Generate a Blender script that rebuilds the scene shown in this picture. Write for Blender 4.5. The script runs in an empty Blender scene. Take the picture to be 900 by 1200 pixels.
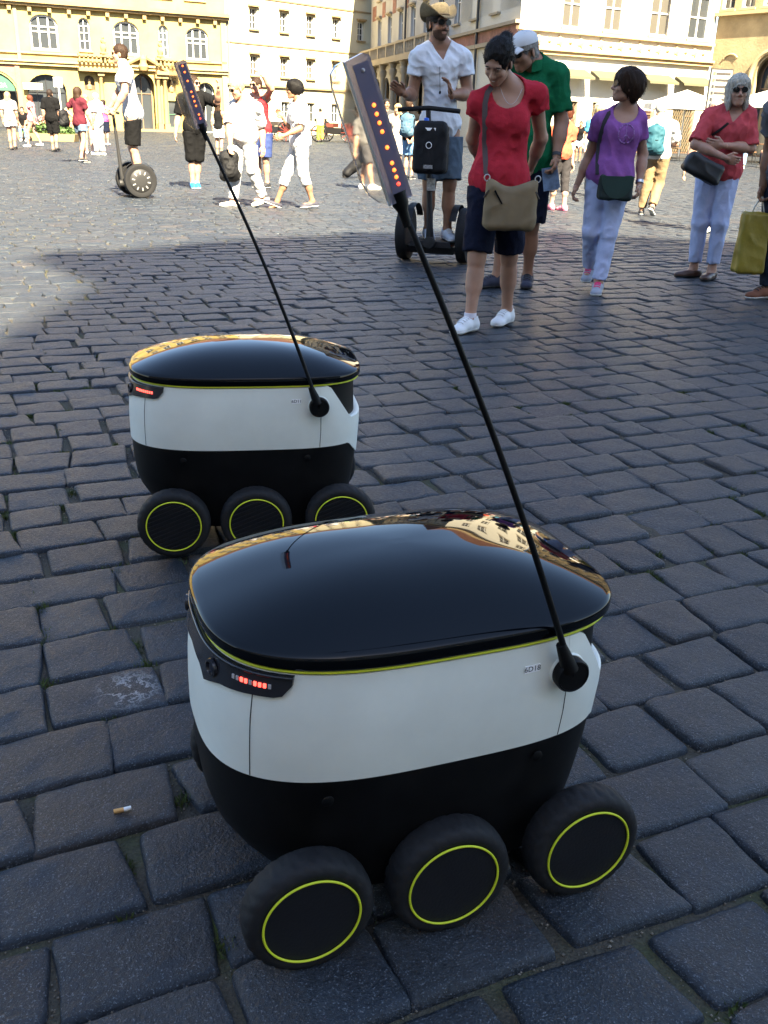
import bpy, math, random
import numpy as np
from mathutils import Vector, Matrix
# ---------------------------------------------------------------- camera, sky, sun, exposure
scene = bpy.context.scene
COL = scene.collection
R = math.radians
PITCH, ROLL, FPX, CAMZ = .397, .0318, 1097.0, 1.19
cam = bpy.data.cameras.new('camera'); camo = bpy.data.objects.new('camera', cam); COL.objects.link(camo)
_r0 = np.array([1, 0, 0.]); _u0 = np.array([0, math.sin(PITCH), math.cos(PITCH)]); _f0 = np.array([0, math.cos(PITCH), -math.sin(PITCH)])
_c, _s = math.cos(ROLL), math.sin(ROLL)
CR = _c * _r0 + _s * _u0; CU = -_s * _r0 + _c * _u0
camo.matrix_world = Matrix(((CR[0], CU[0], -_f0[0], 0), (CR[1], CU[1], -_f0[1], 0), (CR[2], CU[2], -_f0[2], CAMZ), (0, 0, 0, 1)))
cam.sensor_fit = 'VERTICAL'; cam.angle = 2 * math.atan(600 / FPX); cam.clip_start = .05; cam.clip_end = 2000
scene.camera = camo
SUN_EL, SUN_AZ = R(44), R(160)          # azimuth clockwise from +Y (the view direction): behind the camera, a little to the right
SUND = np.array([math.sin(SUN_AZ) * math.cos(SUN_EL), math.cos(SUN_AZ) * math.cos(SUN_EL), math.sin(SUN_EL)])
world = bpy.data.worlds.new('World'); scene.world = world; world.use_nodes = True
wn = world.node_tree.nodes; wl = world.node_tree.links; wn.clear()
sky = wn.new('ShaderNodeTexSky'); sky.sky_type = 'NISHITA'; sky.sun_disc = False
sky.sun_elevation = SUN_EL; sky.sun_rotation = SUN_AZ; sky.air_density = 1.0; sky.dust_density = .6; sky.ozone_density = 1.2
bg = wn.new('ShaderNodeBackground'); bg.inputs[1].default_value = .060
wo = wn.new('ShaderNodeOutputWorld'); wl.new(sky.outputs[0], bg.inputs[0]); wl.new(bg.outputs[0], wo.inputs[0])
sl = bpy.data.lights.new('sun', 'SUN'); sl.energy = 5.0; sl.angle = R(.53); sl.color = (1, .86, .61)
so = bpy.data.objects.new('sun', sl); COL.objects.link(so); so.location = (20, -40, 60)
so.rotation_euler = Vector(-SUND).to_track_quat('-Z', 'Y').to_euler()
vs = scene.view_settings; vs.view_transform = 'Standard'; vs.look = 'None'; vs.gamma = 1; vs.use_curve_mapping = False; vs.exposure = 3.2
scene.render.engine = 'CYCLES'; scene.cycles.use_denoising = True; scene.cycles.max_bounces = 8; scene.cycles.transparent_max_bounces = 12
scene.cycles.caustics_reflective = False; scene.cycles.caustics_refractive = False; scene.cycles.sample_clamp_indirect = 6

rng = np.random.default_rng(7); random.seed(7)
# ---------------------------------------------------------------- helpers
def nrm(v):
    v = np.asarray(v, float); return v / (np.linalg.norm(v) + 1e-12)
class MB:
    """collects vertices and faces for one mesh"""
    def __init__(s): s.v = []; s.f = []; s.n = 0
    def add(s, v, f):
        v = np.asarray(v, float).reshape(-1, 3); s.v.append(v); s.f += [tuple(i + s.n for i in q) for q in f]; s.n += len(v); return s
    def box(s, c, d, ax=None, taper=1.0):
        c = np.asarray(c, float); ax = np.eye(3) if ax is None else np.asarray(ax, float)
        q = []
        for z in (-1, 1):
            k = taper if z > 0 else 1
            for x, y in ((-1, -1), (1, -1), (1, 1), (-1, 1)): q.append(c + ax[0] * x * d[0] * k / 2 + ax[1] * y * d[1] * k / 2 + ax[2] * z * d[2] / 2)
        return s.add(q, [(3, 2, 1, 0), (4, 5, 6, 7), (0, 1, 5, 4), (1, 2, 6, 5), (2, 3, 7, 6), (3, 0, 4, 7)])
    def bar(s, a, b, w, d, up=(0, 0, 1)):
        a = np.asarray(a, float); b = np.asarray(b, float); x = nrm(b - a); u = np.asarray(up, float)
        if abs(x @ u) > .95: u = np.array([0, 1., 0])
        y = nrm(np.cross(u, x)); z = np.cross(x, y)
        return s.box((a + b) / 2, (np.linalg.norm(b - a), w, d), (x, y, z))
    def tube(s, pts, r, n=8, cap=True, closed=False):
        pts = np.asarray(pts, float); m = len(pts); r = np.broadcast_to(np.asarray(r, float), (m,))
        if closed: t = np.roll(pts, -1, 0) - np.roll(pts, 1, 0)
        else: t = np.gradient(pts, axis=0)
        t = t / (np.linalg.norm(t, axis=1)[:, None] + 1e-12)
        u = np.array([0, 0, 1.]) if abs(t[0][2]) < .9 else np.array([1., 0, 0])
        u = nrm(u - t[0] * (u @ t[0])); V = []
        for i in range(m):
            u = nrm(u - t[i] * (u @ t[i])); w = np.cross(t[i], u)
            for k in range(n):
                a = 2 * math.pi * k / n; V.append(pts[i] + r[i] * (math.cos(a) * u + math.sin(a) * w))
        F = []
        for i in range(m if closed else m - 1):
            j = (i + 1) % m
            for k in range(n):
                l = (k + 1) % n; F.append((i * n + k, i * n + l, j * n + l, j * n + k))
        if cap and not closed: F += [tuple(range(n - 1, -1, -1)), tuple(range((m - 1) * n, m * n))]
        return s.add(V, F)
    def lathe(s, prof, o=(0, 0, 0), ax=None, n=32, fn=None):
        """prof: (radius, height) pairs, revolved round ax[2]"""
        o = np.asarray(o, float); ax = np.eye(3) if ax is None else np.asarray(ax, float); V = []; m = len(prof)
        for i, (r, h) in enumerate(prof):
            for k in range(n):
                a = 2 * math.pi * k / n; rr = r if fn is None else fn(i, k, r)
                V.append(o + ax[0] * rr * math.cos(a) + ax[1] * rr * math.sin(a) + ax[2] * h)
        F = [(i * n + k, i * n + (k + 1) % n, (i + 1) * n + (k + 1) % n, (i + 1) * n + k) for i in range(m - 1) for k in range(n)]
        if prof[0][0] > 1e-6: F.append(tuple(range(n - 1, -1, -1)))
        if prof[-1][0] > 1e-6: F.append(tuple(range((m - 1) * n, m * n)))
        return s.add(V, F)
    def grid(s, P, closed=False):
        P = np.asarray(P, float); a, b = P.shape[:2]; F = []
        for i in range(a - 1):
            for j in range(b if closed else b - 1):
                k = (j + 1) % b; F.append((i * b + j, i * b + k, (i + 1) * b + k, (i + 1) * b + j))
        return s.add(P.reshape(-1, 3), F)
    def prism(s, poly, o, ax, d):
        """polygon (2D list) in ax[0],ax[1], extruded d along ax[2]"""
        o = np.asarray(o, float); ax = np.asarray(ax, float); n = len(poly); V = []
        for h in (0, d):
            for x, y in poly: V.append(o + ax[0] * x + ax[1] * y + ax[2] * h)
        F = [tuple(range(n - 1, -1, -1)), tuple(range(n, 2 * n))] + [(i, (i + 1) % n, n + (i + 1) % n, n + i) for i in range(n)]
        return s.add(V, F)
    def mesh(s, name, smooth=None):
        me = bpy.data.meshes.new(name); v = np.concatenate(s.v) if s.v else np.zeros((0, 3))
        me.from_pydata(v.tolist(), [], s.f); finish(me, smooth); return me
def finish(me, smooth=None):
    if smooth is not None:
        me.polygons.foreach_set('use_smooth', np.ones(len(me.polygons), bool))
        if smooth < 179: me.set_sharp_from_angle(angle=R(smooth))
    me.update()
def raw_mesh(name, V, quads, tris=None, smooth=None):
    """fast mesh from arrays of quads (n,4) and triangles (m,3)"""
    me = bpy.data.meshes.new(name); tris = np.zeros((0, 3), int) if tris is None else tris
    nq, nt = len(quads), len(tris)
    me.vertices.add(len(V)); me.vertices.foreach_set('co', np.asarray(V, np.float32).ravel())
    me.loops.add(nq * 4 + nt * 3); me.loops.foreach_set('vertex_index', np.concatenate([np.asarray(quads).ravel(), np.asarray(tris).ravel()]).astype(np.int32))
    me.polygons.add(nq + nt)
    me.polygons.foreach_set('loop_start', np.concatenate([np.arange(nq) * 4, nq * 4 + np.arange(nt) * 3]).astype(np.int32))
    me.update(calc_edges=True); me.validate(); finish(me, smooth); return me
def ob(name, me, mat=None, parent=None, label=None, cat=None, group=None, kind=None, loc=None, rotz=None):
    if isinstance(me, MB): me = me.mesh(name, 40)
    o = bpy.data.objects.new(name, me); COL.objects.link(o)
    if mat is not None and me is not None: me.materials.clear(); me.materials.append(mat)
    if parent is not None: o.parent = parent
    if loc is not None: o.location = loc
    if rotz is not None: o.rotation_euler = (0, 0, rotz)
    tag(o, label, cat, group, kind); return o
def tag(o, label=None, cat=None, group=None, kind=None):
    for k, v in (('label', label), ('category', cat), ('group', group), ('kind', kind)):
        if v: o[k] = v
    return o
def root(name, loc, label, cat, group=None, rotz=0): return ob(name, None, None, None, label, cat, group, None, loc, rotz)
def copy_tree(o, parent=None):
    c = o.copy(); COL.objects.link(c)
    if parent is not None: c.parent = parent
    for ch in list(o.children): copy_tree(ch, c)
    return c
def letters(name, txt, size, loc, ax, mat, parent, align='CENTER', ext=.002):
    cu = bpy.data.curves.new(name, 'FONT'); cu.body = txt; cu.size = size; cu.align_x = align; cu.align_y = 'CENTER'; cu.extrude = ext; cu.resolution_u = 3
    tmp = bpy.data.objects.new(name, cu); COL.objects.link(tmp); me = bpy.data.meshes.new_from_object(tmp.evaluated_get(bpy.context.evaluated_depsgraph_get())); bpy.data.objects.remove(tmp); me.materials.clear(); me.materials.append(mat)
    o = bpy.data.objects.new(name, me); COL.objects.link(o); o.parent = parent
    a = [nrm(q) for q in ax]; o.matrix_local = Matrix(((a[0][0], a[1][0], a[2][0], loc[0]), (a[0][1], a[1][1], a[2][1], loc[1]), (a[0][2], a[1][2], a[2][2], loc[2]), (0, 0, 0, 1)))
    return o
# ---------------------------------------------------------------- materials
MATS = {}
def mat(name, col=(.5, .5, .5), rough=.6, spec=.5, metal=0, bump=0, bscale=60, var=0, vscale=6, coat=0, sheen=0, emit=None, estr=0, sss=0, trans=0, ior=1.45, stretch=None, speck=0, bdist=.01):
    if name in MATS: return MATS[name]
    m = bpy.data.materials.new(name); m.use_nodes = True; nt = m.node_tree; N = nt.nodes; L = nt.links
    b = N['Principled BSDF']; I = b.inputs
    I['Base Color'].default_value = (*col, 1); I['Roughness'].default_value = rough; I['Specular IOR Level'].default_value = spec; I['Metallic'].default_value = metal
    I['Coat Weight'].default_value = coat; I['Coat Roughness'].default_value = .04; I['Sheen Weight'].default_value = sheen; I['IOR'].default_value = ior
    I['Transmission Weight'].default_value = trans
    if sss: I['Subsurface Weight'].default_value = sss; I['Subsurface Radius'].default_value = (.02, .008, .004); I['Subsurface Scale'].default_value = .3
    if emit: I['Emission Color'].default_value = (*emit, 1); I['Emission Strength'].default_value = estr
    if bump or var or speck:
        tc = N.new('ShaderNodeTexCoord'); mp = N.new('ShaderNodeMapping'); L.new(tc.outputs['Object'], mp.inputs[0])
        if stretch: mp.inputs['Scale'].default_value = stretch
    if var:
        n = N.new('ShaderNodeTexNoise'); n.inputs['Scale'].default_value = vscale; n.inputs['Detail'].default_value = 7; n.inputs['Roughness'].default_value = .62; L.new(mp.outputs[0], n.inputs[0])
        r = N.new('ShaderNodeMapRange'); r.inputs[1].default_value = .3; r.inputs[2].default_value = .7; r.inputs[3].default_value = 1 - var; r.inputs[4].default_value = 1 + var; L.new(n.outputs[0], r.inputs[0])
        mx = N.new('ShaderNodeMix'); mx.data_type = 'RGBA'; mx.blend_type = 'MULTIPLY'; mx.inputs[0].default_value = 1
        mx.inputs[6].default_value = (*col, 1); L.new(r.outputs[0], mx.inputs[7]); L.new(mx.outputs[2], I['Base Color'])
        r2 = N.new('ShaderNodeMapRange'); r2.inputs[3].default_value = max(.02, rough - .12 * var * 3); r2.inputs[4].default_value = min(1, rough + .12 * var * 3); L.new(n.outputs[0], r2.inputs[0]); L.new(r2.outputs[0], I['Roughness'])
    if bump:
        n2 = N.new('ShaderNodeTexNoise'); n2.inputs['Scale'].default_value = bscale; n2.inputs['Detail'].default_value = 5; L.new(mp.outputs[0], n2.inputs[0])
        bp = N.new('ShaderNodeBump'); bp.inputs['Strength'].default_value = bump; bp.inputs['Distance'].default_value = bdist; L.new(n2.outputs[0], bp.inputs['Height']); L.new(bp.outputs[0], I['Normal'])
    MATS[name] = m; return m
def cloth(name, col, var=.10, rough=.9): return mat(name, col, rough, .12, 0, .6, 24, var, 9, 0, .0, bdist=.014)
def stone_material():
    m = bpy.data.materials.new('cobble_stone'); m.use_nodes = True; nt = m.node_tree; N = nt.nodes; L = nt.links; b = N['Principled BSDF']; I = b.inputs
    geo = N.new('ShaderNodeNewGeometry'); tc = N.new('ShaderNodeTexCoord'); obi = N.new('ShaderNodeObjectInfo')
    ad = N.new('ShaderNodeMath'); ad.operation = 'ADD'; L.new(geo.outputs['Random Per Island'], ad.inputs[0]); L.new(obi.outputs['Random'], ad.inputs[1])
    fr = N.new('ShaderNodeMath'); fr.operation = 'FRACT'; L.new(ad.outputs[0], fr.inputs[0])
    cr = N.new('ShaderNodeValToRGB'); e = cr.color_ramp.elements
    e[0].position = 0; e[0].color = (.0092, .0134, .0198, 1); e[1].position = 1; e[1].color = (.0290, .0265, .0272, 1)
    for p, c in ((.14, (.0172, .0228, .0300, 1)), (.30, (.0110, .0156, .0230, 1)), (.46, (.0258, .0290, .0330, 1)), (.60, (.0135, .0186, .0262, 1)), (.74, (.0208, .0246, .0300, 1)), (.88, (.0118, .0156, .0216, 1))): q = e.new(p); q.color = c
    L.new(fr.outputs[0], cr.inputs[0])
    def noise(sc, det, rg=.6):
        n = N.new('ShaderNodeTexNoise'); n.inputs['Scale'].default_value = sc; n.inputs['Detail'].default_value = det; n.inputs['Roughness'].default_value = rg; L.new(tc.outputs['Object'], n.inputs[0]); return n
    n1 = noise(11, 7); n2 = noise(85, 5, .7); n3 = noise(300, 3); n4 = noise(5.2, 6, .7)
    def mr(src, a, b_, c, d):
        r = N.new('ShaderNodeMapRange'); r.inputs[1].default_value = a; r.inputs[2].default_value = b_; r.inputs[3].default_value = c; r.inputs[4].default_value = d; L.new(src, r.inputs[0]); return r.outputs[0]
    def mul(col, fac):
        x = N.new('ShaderNodeMix'); x.data_type = 'RGBA'; x.blend_type = 'MULTIPLY'; x.inputs[0].default_value = 1; L.new(col, x.inputs[6]); L.new(fac, x.inputs[7]); return x.outputs[2]
    c = mul(cr.outputs[0], mr(n1.outputs[0], .3, .7, .72, 1.3)); c = mul(c, mr(n2.outputs[0], .3, .72, .6, 1.45))
    sp = mr(n3.outputs[0], .58, .68, 0, .9)
    x = N.new('ShaderNodeMix'); x.data_type = 'RGBA'; L.new(sp, x.inputs[0]); L.new(c, x.inputs[6]); x.inputs[7].default_value = (.13, .145, .165, 1)
    st = mr(n4.outputs[0], .6, .8, 0, .35)
    x2 = N.new('ShaderNodeMix'); x2.data_type = 'RGBA'; L.new(st, x2.inputs[0]); L.new(x.outputs[2], x2.inputs[6]); x2.inputs[7].default_value = (.055, .054, .053, 1)
    L.new(x2.outputs[2], I['Base Color']); L.new(mr(n2.outputs[0], .3, .7, .34, .58), I['Roughness']); I['Specular IOR Level'].default_value = .32
    a1 = N.new('ShaderNodeMath'); a1.operation = 'MULTIPLY_ADD'; L.new(n2.outputs[0], a1.inputs[0]); a1.inputs[1].default_value = 3.0; L.new(n3.outputs[0], a1.inputs[2])
    bp = N.new('ShaderNodeBump'); bp.inputs['Strength'].default_value = .7; bp.inputs['Distance'].default_value = .003; L.new(a1.outputs[0], bp.inputs['Height']); L.new(bp.outputs[0], I['Normal'])
    return m
def soil_material():
    m = bpy.data.materials.new('joint_soil'); m.use_nodes = True; nt = m.node_tree; N = nt.nodes; L = nt.links; I = N['Principled BSDF'].inputs
    tc = N.new('ShaderNodeTexCoord')
    def noise(sc, det):
        n = N.new('ShaderNodeTexNoise'); n.inputs['Scale'].default_value = sc; n.inputs['Detail'].default_value = det; L.new(tc.outputs['Object'], n.inputs[0]); return n
    a = noise(5, 6); b2 = noise(160, 4)
    cr = N.new('ShaderNodeValToRGB'); e = cr.color_ramp.elements; e[0].position = .36; e[0].color = (.030, .026, .021, 1); e[1].position = .64; e[1].color = (.050, .056, .020, 1); q = e.new(.5); q.color = (.062, .052, .036, 1)
    L.new(a.outputs[0], cr.inputs[0])
    x = N.new('ShaderNodeMix'); x.data_type = 'RGBA'; x.blend_type = 'OVERLAY'; x.inputs[0].default_value = .8; L.new(cr.outputs[0], x.inputs[6]); L.new(b2.outputs[0], x.inputs[7]); L.new(x.outputs[2], I['Base Color'])
    I['Roughness'].default_value = .95
    bp = N.new('ShaderNodeBump'); bp.inputs['Strength'].default_value = 1; bp.inputs['Distance'].default_value = .01; L.new(b2.outputs[0], bp.inputs['Height']); L.new(bp.outputs[0], I['Normal'])
    return m
def project(P):
    v = np.atleast_2d(P) - np.array([0, 0, CAMZ]); d = v @ _f0
    return np.c_[450 + FPX * (v @ CR) / d, 600 - FPX * (v @ CU) / d], d
# ---------------------------------------------------------------- ground: joint soil and every cobblestone
STONE = stone_material(); SOIL = soil_material()
g = MB(); g.add([(-400, -300, -.014), (400, -300, -.014), (400, 500, -.014), (-400, 500, -.014)], [(0, 1, 2, 3)])
ground = ob('ground', g, SOIL, kind='structure', label='sandy mossy bed under the square cobbles')
TH = R(24.3); EU = np.array([math.cos(TH), math.sin(TH)]); EV = np.array([-math.sin(TH), math.cos(TH)])
def lay_cobbles():
    cells = []; v = -14.0; row = 0
    while v < 96:
        p = rng.uniform(.160, .197) if v < 32 else rng.uniform(.30, .36); uu = -52.0 + rng.uniform(0, .3)
        # keep only the stretch of the row that can be seen
        step = 1.0 if v < 32 else 1.7
        ed = uu + np.cumsum(rng.uniform(.155, .285, 760) * step); L_ = np.c_[ed[:-1], ed[1:]]; c = (L_.mean(1)[:, None] * EU + (v + p / 2) * EV)
        m = (c[:, 1] > .1) & (c[:, 1] < 78) & (np.abs(c[:, 0]) < .46 * c[:, 1] + 1.5)
        for (a, b) in L_[m]: cells.append((a, b, v, v + p))
        v += p; row += 1
    return np.array(cells)
cells = lay_cobbles()
n = len(cells); uc = cells[:, :2].mean(1); vc = cells[:, 2:].mean(1)
ctr = uc[:, None] * EU + vc[:, None] * EV; dist = np.hypot(ctr[:, 0], ctr[:, 1])
gap = np.where(dist < 30, rng.uniform(.0015, .0045, n) + .006 * (rng.random(n) < .14), .010); sk = rng.uniform(-.018, .018, (n, 4, 2)) * np.array([1, .35]); warp = .02 * np.sin(uc * 1.3 + vc * 2.1)
tilt = rng.normal(0, .014, (n, 2)); lift = rng.normal(0, .0028, n); dome = rng.uniform(.5, 1.25, n); ph = rng.uniform(0, 6.28, (n, 3)); ex = rng.uniform(10, 30, n)
def stones(idx, ga, gb, noisy):
    """vertices (n, k, 3) of the chosen stones: a grid over the crown, rounded corners, and a sunk skirt"""
    m = len(idx); c = cells[idx]; g_ = gap[idx]
    u0, u1, v0, v1 = c[:, 0] + g_, c[:, 1] - g_, c[:, 2] + g_, c[:, 3] - g_
    q = np.stack([np.c_[u0, v0], np.c_[u1, v0], np.c_[u1, v1], np.c_[u0, v1]], 1) + sk[idx]
    A0, B0 = np.meshgrid(ga, gb, indexing='ij'); na, nb_ = A0.shape; A0 = A0.ravel()[None]; B0 = B0.ravel()[None]; M = np.maximum(np.abs(A0), np.abs(B0)); e = ex[idx][:, None]
    r_ = (np.abs(A0) ** e + np.abs(B0) ** e) ** (1 / e) + 1e-9; k_ = M / r_; th = np.arctan2(B0, A0); P1, P2, P3 = (ph[idx][:, i:i + 1] for i in range(3))
    if noisy: k_ = k_ * (1 + M * .007 * (np.sin(3 * th + P1) + .8 * np.sin(5 * th + P2) + .8 * np.sin(9 * th + P3) + .6 * np.sin(15 * th + 2 * P1) + .5 * np.sin(23 * th + P2 * 3)))
    A, B = A0 * k_, B0 * k_
    P = .25 * ((1 - A)[..., None] * (1 - B)[..., None] * q[:, None, 0] + (1 + A)[..., None] * (1 - B)[..., None] * q[:, None, 1] + (1 + A)[..., None] * (1 + B)[..., None] * q[:, None, 2] + (1 - A)[..., None] * (1 + B)[..., None] * q[:, None, 3])
    uu, vv = P[..., 0], P[..., 1]; ru = (u1 - u0)[:, None] / 2; rv = (v1 - v0)[:, None] / 2
    ed = np.minimum((1 - np.abs(A0)) * ru, (1 - np.abs(B0)) * rv)            # metres in from the edge
    zz = np.interp(ed, [0, .0015, .004, .010, .03, .09], [-.016, -.0060, -.0020, -.0003, .0006, .0016]) * (.7 + .5 * dome[idx][:, None])
    zz = zz + lift[idx][:, None] + tilt[idx][:, :1] * (uu - uc[idx][:, None]) + tilt[idx][:, 1:] * (vv - vc[idx][:, None]) * .8
    if noisy: zz = zz + .0012 * np.sin(uu * 31 + P1) * np.sin(vv * 43 + P2) + .0008 * np.sin(uu * 74 + vv * 52 + P3) + .0006 * np.sin(uu * 131 - vv * 117 + P1 * 2) + rng.normal(0, .0004, zz.shape)
    vv = vv + .012 * np.sin(uu * 1.3) + .006 * np.sin(uu * 3.1 + 1)
    V = np.stack([uu * EU[0] + vv * EV[0], uu * EU[1] + vv * EV[1], zz], -1)
    I = np.arange(na * nb_).reshape(na, nb_); Q = np.stack([I[:-1, :-1], I[1:, :-1], I[1:, 1:], I[:-1, 1:]], -1).reshape(-1, 4)
    rim = np.r_[I[:, 0], I[-1, 1:], I[-2::-1, -1], I[0, -2:0:-1]]; sk_v = V[:, rim].copy(); sk_v[..., 2] = -.05; n0 = na * nb_; j = np.arange(len(rim)); j2 = (j + 1) % len(rim)
    return np.concatenate([V, sk_v], 1), np.concatenate([Q, np.c_[n0 + j, n0 + j2, rim[j2], rim[j]]])
GN = np.array([-1, -.975, -.93, -.83, -.6, -.3, 0, .3, .6, .83, .93, .975, 1]); GNB = np.array([-1, -.96, -.88, -.7, -.35, 0, .35, .7, .88, .96, 1]); GM = np.array([-1, -.93, -.8, 0, .8, .93, 1]); GMB = np.array([-1, -.88, 0, .88, 1]); GF = np.array([-1, -.88, .88, 1]); GFB = np.array([-1, -.8, .8, 1])
pp, dd = project(np.c_[ctr, np.zeros(n)])
inf = (pp[:, 0] > -30) & (pp[:, 0] < 930) & (pp[:, 1] < 1240) & (dd > .3)
hid = (pp[:, 0] > 300) & (pp[:, 0] < 660) & (pp[:, 1] > 640) & (pp[:, 1] < 960)     # stones wholly under the near robot
order = np.argsort(np.where(inf & ~hid, dist, 1e9)); near = order[:300]; isn = np.zeros(n, bool); isn[near] = True
Vn, Qn = stones(near, GN, GNB, True)
def scuffed_stone():
    m = STONE.copy(); m.name = 'scuffed_stone'; N = m.node_tree.nodes; L = m.node_tree.links; b = N['Principled BSDF']
    tc = N.new('ShaderNodeTexCoord'); n_ = N.new('ShaderNodeTexNoise'); n_.inputs['Scale'].default_value = 13; n_.inputs['Detail'].default_value = 9; n_.inputs['Roughness'].default_value = .7; L.new(tc.outputs['Object'], n_.inputs[0])
    w = N.new('ShaderNodeMath'); w.operation = 'SUBTRACT'; L.new(n_.outputs[0], w.inputs[0]); w.inputs[1].default_value = .52
    a = N.new('ShaderNodeMath'); a.operation = 'ABSOLUTE'; L.new(w.outputs[0], a.inputs[0])
    r = N.new('ShaderNodeMapRange'); r.inputs[1].default_value = .0; r.inputs[2].default_value = .030; r.inputs[3].default_value = .62; r.inputs[4].default_value = 0; L.new(a.outputs[0], r.inputs[0])
    vm = N.new('ShaderNodeVectorMath'); vm.operation = 'DISTANCE'; L.new(tc.outputs['Object'], vm.inputs[0]); vm.inputs[1].default_value = (.045, .02, 0); fm = N.new('ShaderNodeMapRange'); fm.inputs[1].default_value = .03; fm.inputs[2].default_value = .085; fm.inputs[3].default_value = 1; fm.inputs[4].default_value = 0; L.new(vm.outputs['Value'], fm.inputs[0]); mm = N.new('ShaderNodeMath'); mm.operation = 'MULTIPLY'; L.new(r.outputs[0], mm.inputs[0]); L.new(fm.outputs[0], mm.inputs[1]); r = mm
    x = N.new('ShaderNodeMix'); x.data_type = 'RGBA'; src = b.inputs['Base Color'].links[0].from_socket; L.new(r.outputs[0], x.inputs[0]); L.new(src, x.inputs[6]); x.inputs[7].default_value = (.5, .52, .53, 1); L.new(x.outputs[2], b.inputs['Base Color'])
    return m
SCUFF = scuffed_stone(); scuff_i = int(np.argmin(np.hypot(*(ctr[near] - np.array([-0.588, 1.742])).T)))
for i in range(300):
    V = Vn[i]; o = V.mean(0); o[2] = 0
    me = raw_mesh('cobblestone', V - o, Qn, None, 70); so_ = ob('cobblestone', me, SCUFF if i == scuff_i else STONE, ground, loc=o)
rest = np.where(~isn)[0]; VV = []; QQ = []; off = 0
for lo, hi, ga, gb, ns in ((0, 9, GN[::1], GNB, True), (9, 26, GM, GMB, True), (26, 999, GF, GFB, False)):
    ii = rest[(dist[rest] >= lo) & (dist[rest] < hi)]
    if not len(ii): continue
    V, Q = stones(ii, ga, gb, ns); m, k = V.shape[:2]; VV.append(V.reshape(-1, 3)); QQ.append((Q[None] + off + np.arange(m)[:, None, None] * k).reshape(-1, 4)); off += m * k
me = raw_mesh('cobblestone_field', np.concatenate(VV), np.concatenate(QQ), None, 70)
ob('cobblestone_field', me, STONE, ground, kind='stuff')
# moss and grass sprigs in the joints, grit
def joint_growth():
    cand = np.where((dist < 5.2) & inf)[0]; V = []; T = []; G = []; GT = []; k = 0; gk = 0
    for _ in range(520):
        i = rng.choice(cand); a, b, v0, v1 = cells[i]
        if rng.random() < .35: u, v = rng.uniform(a, b), v0
        else: u, v = a + rng.normal(0, .004), rng.uniform(v0, v1)
        if math.sin(u * 2.3 + 1) + math.sin(v * 3.1 + u) < -.1: continue
        for _b in range(rng.integers(14, 60)):
            uu, vv = u + rng.normal(0, .012), v + rng.normal(0, .010)
            if min(abs(vv - v0), abs(vv - v1), abs(uu - a), abs(uu - b)) > .017: continue
            vv += .012 * math.sin(uu * 1.3) + .006 * math.sin(uu * 3.1 + 1)
            p = np.array([*(uu * EU + vv * EV), -.013]); t = rng.uniform(0, 6.28); w = rng.uniform(.0012, .0028); h = rng.uniform(.006, .019)
            d = np.array([math.cos(t), math.sin(t), 0]); ln = rng.normal(0, .006, 3); ln[2] = h
            V += [p - d * w, p + d * w, p + ln]; T.append((k, k + 1, k + 2)); k += 3
    return raw_mesh('joint_moss', np.array(V), np.zeros((0, 4), int), np.array(T))
ob('joint_moss', joint_growth(), mat('moss', (.055, .075, .022), .9, .2, var=.4, vscale=30), label='low moss and grass sprigs growing in the joints between the nearest cobbles', cat='moss', kind='stuff')
def grit():
    gcell = np.where((dist < 4.5) & inf)[0]; V = []; T = []; k = 0
    base = np.array([(1, 0, 0), (-1, 0, 0), (0, 1, 0), (0, -1, 0), (0, 0, 1), (0, 0, -1)], float); F = [(0, 2, 4), (2, 1, 4), (1, 3, 4), (3, 0, 4), (2, 0, 5), (1, 2, 5), (3, 1, 5), (0, 3, 5)]
    for _ in range(4200):
        i = rng.choice(gcell); a, b, v0, v1 = cells[i]
        u, v = (rng.uniform(a, b), v0) if rng.random() < .6 else (a, rng.uniform(v0, v1))
        u += rng.normal(0, .005); v += rng.normal(0, .005) + .012 * math.sin(u * 1.3) + .006 * math.sin(u * 3.1 + 1)
        r = rng.uniform(.0012, .0034); p = np.array([*(u * EU + v * EV), -.012]); V.append(p + base * r * rng.uniform(.7, 1.3, (6, 3))); T += [tuple(x + k for x in f) for f in F]; k += 6
    return raw_mesh('joint_grit', np.concatenate(V), np.zeros((0, 4), int), np.array(T))
ob('joint_grit', grit(), mat('grit', (.19, .165, .13), .9, .3, var=.5, vscale=40), label='fine pale grit lying in the joints between the near cobbles', cat='grit', kind='stuff')
# cigarette end
cb = root('cigarette_butt', (-.464, 1.367, .0075), 'white and orange cigarette end lying on a cobble joint at lower left', 'cigarette butt', rotz=R(20))
ob('filter', MB().tube([(-.014, 0, 0), (.004, 0, 0)], .0042, 10), mat('filter_paper', (.62, .34, .12), .8), cb)
ob('paper_tube', MB().tube([(.004, 0, 0), (.010, 0, .0002), (.017, .0012, .0003)], (.0041, .0042, .0037), 10), mat('white_paper', (.8, .8, .78), .8), cb)

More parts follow.
